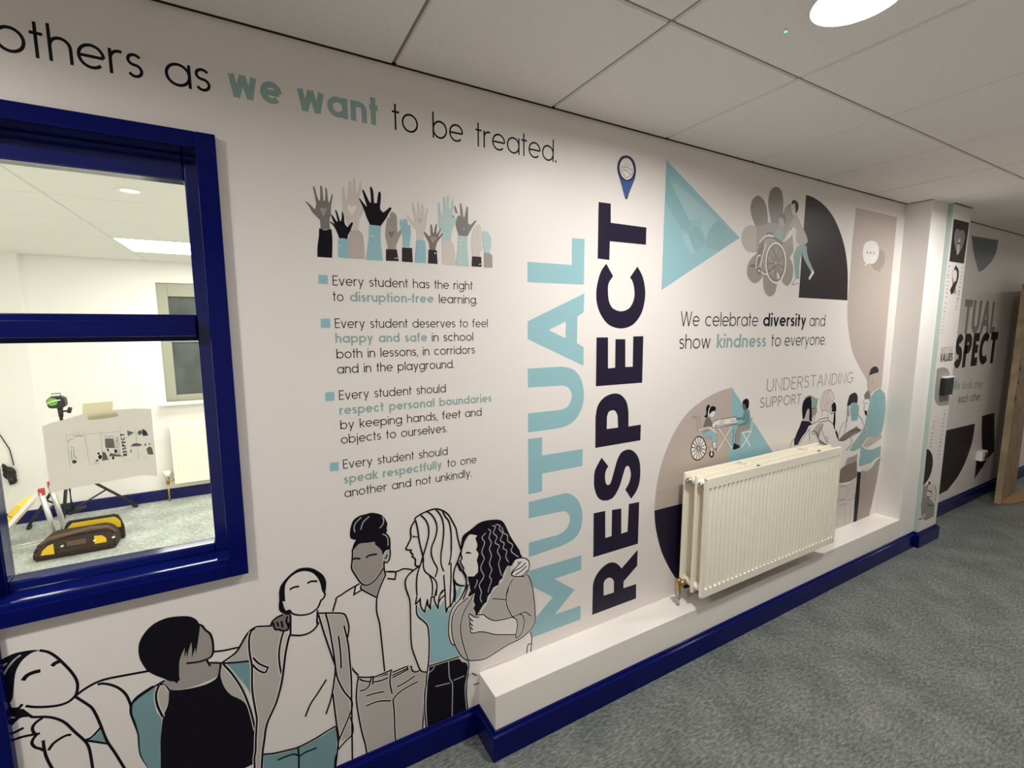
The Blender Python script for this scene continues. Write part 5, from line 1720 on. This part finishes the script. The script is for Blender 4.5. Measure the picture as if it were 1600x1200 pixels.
a.fill('taupe', '*365,340 *430,310 *415,400 *390,500 *345,520')
a.line('black', .006, '430,400 450,402 478,420', '515,330 540,420 525,540', '415,570 450,595 500,600', '435,310 415,400')
a.dot('pinkish', 440, 445, 38, 42)
a.line('black', .005, '440,403 475,430 475,465 445,487 410,470 403,440 415,412', closed=True)
a.dot('black', 445, 298, 17, 20)
a.fill('paper', '*375,335 420,285 *440,300 *400,330')
a.fill('lgrey', '*305,775 *385,708 *403,720 *340,785')
a.line('black', .008, '305,785 345,775')
a.done()

# ================================================================== FAR CORRIDOR MURAL
far = empty('far_mural', (4.9, 0.0, 0.2), 'shaded printed mural with dark lettering on the far wall beyond the pier', 'mural')
a = Art('far_lettering', far, label='grey capitals of the upper word')
INK['far1'] = vinyl('far grey', (0.40, 0.38, 0.36))
text(a, 'far1', 'TUAL', (1502.5, 521.2), (1553.5, 520.9), .196, .30, ls=.12)
a.done()
a = Art('far_lettering', far, label='black capitals of the lower word')
text(a, 'xgrey', 'SPECT', (1489, 576.5), (1554.2, 566.8), .20, .36, ls=.12)
a.done()
words('small_word', far, [('small word We', 'gteal', 'We', (1488.5, 609.0), (1499.5, 608.4), .052, .2), ('small word look', 'gteal', 'look', (1503, 608.2), (1518, 607.4), .052, .2),
                         ('small word after', 'gteal', 'after', (1521, 607.2), (1534.5, 606.5), .052, .2), ('small word each', 'dgrey', 'each', (1496.5, 630.4), (1512, 628.0), .052, .2),
                         ('small word other', 'dgrey', 'other.', (1515.5, 627.5), (1532.5, 625.0), .052, .2)])
a = Art('blob_shape', far, label='slate shield-like shape near the ceiling')
a.z(1470, 300, 9.231).fill('slate', '*440,630 *830,695 800,860 *740,1000 620,1120 *545,1150 480,900')
a.done()
a = Art('quarter_circle', far, label='black quarter circle')
a.z(1480, 650, 8).fill('xgrey', '*-120,205 *345,95 330,230 290,400 220,590 130,760 *0,930 *-120,990')
a.done()
a = Art('shadow_print', far, label='dark print standing for shadowed shapes beside the open door')
a.z(1480, 650, 8).fill('xgrey', '*435,0 *590,-40 *590,440 *500,540 430,650 *340,790 *368,520 *440,475 430,200')  # shadowed patch of the wall laid down as dark ink
a.done()

# ================================================================== PAPER PLAN TAPED TO THE GLASS
Y_P = 0.128
pp = empty('paper_plan', tuple(on_y(160, 710, Y_P)), 'white sheet with a small printed wall plan taped to the window glass', 'paper')
m_paper = mat('printer paper', (0.70, 0.66, 0.625), 0.8, 0.2)
nt_ = m_paper.node_tree
tl_ = nt_.nodes.new('ShaderNodeBsdfTranslucent')
tl_.inputs['Color'].default_value = (0.78, 0.74, 0.70, 1)
mx_ = nt_.nodes.new('ShaderNodeMixShader')
mx_.inputs[0].default_value = 0.55
nt_.links.new(nt_.nodes['Principled BSDF'].outputs[0], mx_.inputs[1])
nt_.links.new(tl_.outputs[0], mx_.inputs[2])
nt_.links.new(mx_.outputs[0], nt_.nodes['Material Output'].inputs['Surface'])
bm = bmesh.new()
TOP = [(66, 666), (82, 660), (100, 656), (120, 649.5), (140, 644.5), (165, 641.5), (190, 639.5), (213, 638.3), (236, 638.5)]
BOT = [(79.5, 771), (97, 766), (113, 762.5), (131, 759.5), (150, 756), (178, 750.5), (202, 746), (225, 742), (246, 744)]
NV = 8
g = []
for i, (t_, b_) in enumerate(zip(TOP, BOT)):
    col = []
    for j in range(NV + 1):
        s_ = j / NV
        px = t_[0] + (b_[0] - t_[0]) * s_
        py = t_[1] + (b_[1] - t_[1]) * s_
        w_ = on_y(px, py, Y_P + 0.012 * sin(pi * i / 8) * (0.3 + s_) + 0.002)
        col.append(bm.verts.new(w_))
    g.append(col)
for i in range(8):
    for j in range(NV):
        bm.faces.new((g[i][j], g[i][j + 1], g[i + 1][j + 1], g[i + 1][j]))
o = link('sheet', bm, m_paper, pp, True)
INK['fade'] = mat('plan grey', (0.36, 0.34, 0.34), .7, .2)
INK['pline'] = mat('plan line', (0.48, 0.45, 0.44), .7, .2)
INK['pdark'] = mat('plan dark', (0.03, 0.03, 0.05), .7, .2)
INK['pteal2'] = mat('plan teal', (0.30, 0.50, 0.50), .7, .2)
INK['pviolet'] = mat('plan violet', (0.10, 0.08, 0.17), .7, .2)
a = Art('plan_print', pp, Y_P, base=0.001)
a.z(60, 620, 8)
a.line('pline', .0007, '345,460 400,880', '350,480 440,470', '570,430 640,860', '585,470 760,455 1020,432', '770,420 810,790', '1020,370 1030,440', '1210,400 1255,770', '1060,740 1080,790 1180,780', '1300,770 1400,750', '450,430 560,480', '440,500 560,490')
a.line('fade', .0012, '370,560 400,530 440,520', '450,470 470,500 500,480 530,490 555,480', '400,630 440,632', '820,500 840,485 870,500 880,510 910,485 940,500', '410,660 420,790', '440,650 450,760', '700,840 760,830', '470,740 470,780')
a.fill('fade', '*800,690 840,700 870,770 *900,780 *800,800').fill('fade', '*870,640 *890,690 *870,690')
a.fill('pline', '*900,700 *1040,730 *1050,745 *880,745').fill('pline', '*830,520 *940,520 *960,640 *840,640')
a.dot('pdark', 450, 812, 28, 22).dot('fade', 450, 812, 10, 7)
a.dot('pdark', 752, 708, 16, 14).dot('pdark', 772, 752, 24, 28)
a.fill('pdark', '712,800 740,785 752,792 735,808')
a.dot('pdark', 868, 660, 13, 12)
a.fill('pdark', '*945,665 965,658 990,680 *960,710').fill('pdark', '*920,750 *948,745 *950,780 *922,782')
a.fill('pteal2', '*1108,418 *1200,448 *1118,495')
a.fill('fade', '1270,415 1240,450 1265,478 1300,450').fill('pviolet', '*1295,400 1340,420 1360,450 *1372,485 *1305,488')
a.fill('fade', '*1150,620 1200,580 1280,590 *1290,615').fill('pdark', '*1145,665 *1165,660 *1160,705')
a.fill('pdark', '*1330,585 *1345,580 *1345,610 *1330,615').fill('fade', '*1350,650 1390,620 *1420,640 *1440,720 *1370,720').dot('fade', 1390, 590, 12, 10)
# the two words run up the plan
for ch, wd, p0, p1, xh_, ink in ((0, 'RESPECT', (1112, 735), (1072, 455), 0, 'pdark'), (1, 'MUTUAL', (1036, 735), (1000, 490), 0, 'pline')):
    a.z(60, 620, 8)
    A_, B_ = a.P(*p0), a.P(*p1)
    ex = (B_ - A_)
    up_ = Vector((-ex.y, ex.x)).normalized()
    a.frame = (0, 0, 1)
    px0 = (60 + p0[0] / 8, 620 + p0[1] / 8)
    px1 = (60 + p1[0] / 8, 620 + p1[1] / 8)
    text(a, ink, wd, px0, px1, .0063 if ch == 0 else .006, .34 if ch == 0 else .22, ls=.25, up=up_)
a.done()
tp2 = empty('masking_tape', tuple(on_y(156, 642, 0.121)), 'strip of cream masking tape holding the paper plan', 'tape')
m_tape = mat('masking tape', (0.66, 0.60, 0.42), 0.7, 0.2)
nt_ = m_tape.node_tree
tl_ = nt_.nodes.new('ShaderNodeBsdfTranslucent')
tl_.inputs['Color'].default_value = (0.84, 0.77, 0.55, 1)
mx_ = nt_.nodes.new('ShaderNodeMixShader')
mx_.inputs[0].default_value = 0.6
nt_.links.new(nt_.nodes['Principled BSDF'].outputs[0], mx_.inputs[1])
nt_.links.new(tl_.outputs[0], mx_.inputs[2])
nt_.links.new(mx_.outputs[0], nt_.nodes['Material Output'].inputs['Surface'])
bm = bmesh.new()
rows = [[(128.5, 631), (152, 629), (176.5, 626.5)], [(129, 646), (152, 641.5), (176.2, 640.5)], [(136, 648), (160, 643.5), (181.5, 642.3)], [(138, 656.8), (160, 654.5), (185, 650.5)]]
g = [[bm.verts.new(on_y(x, y, 0.1215 if r == 0 else 0.1235)) for x, y in row] for r, row in enumerate(rows)]
for r in range(3):
    for c in range(2):
        bm.faces.new((g[r][c], g[r + 1][c], g[r + 1][c + 1], g[r][c + 1]))
link('strip', bm, m_tape, tp2)
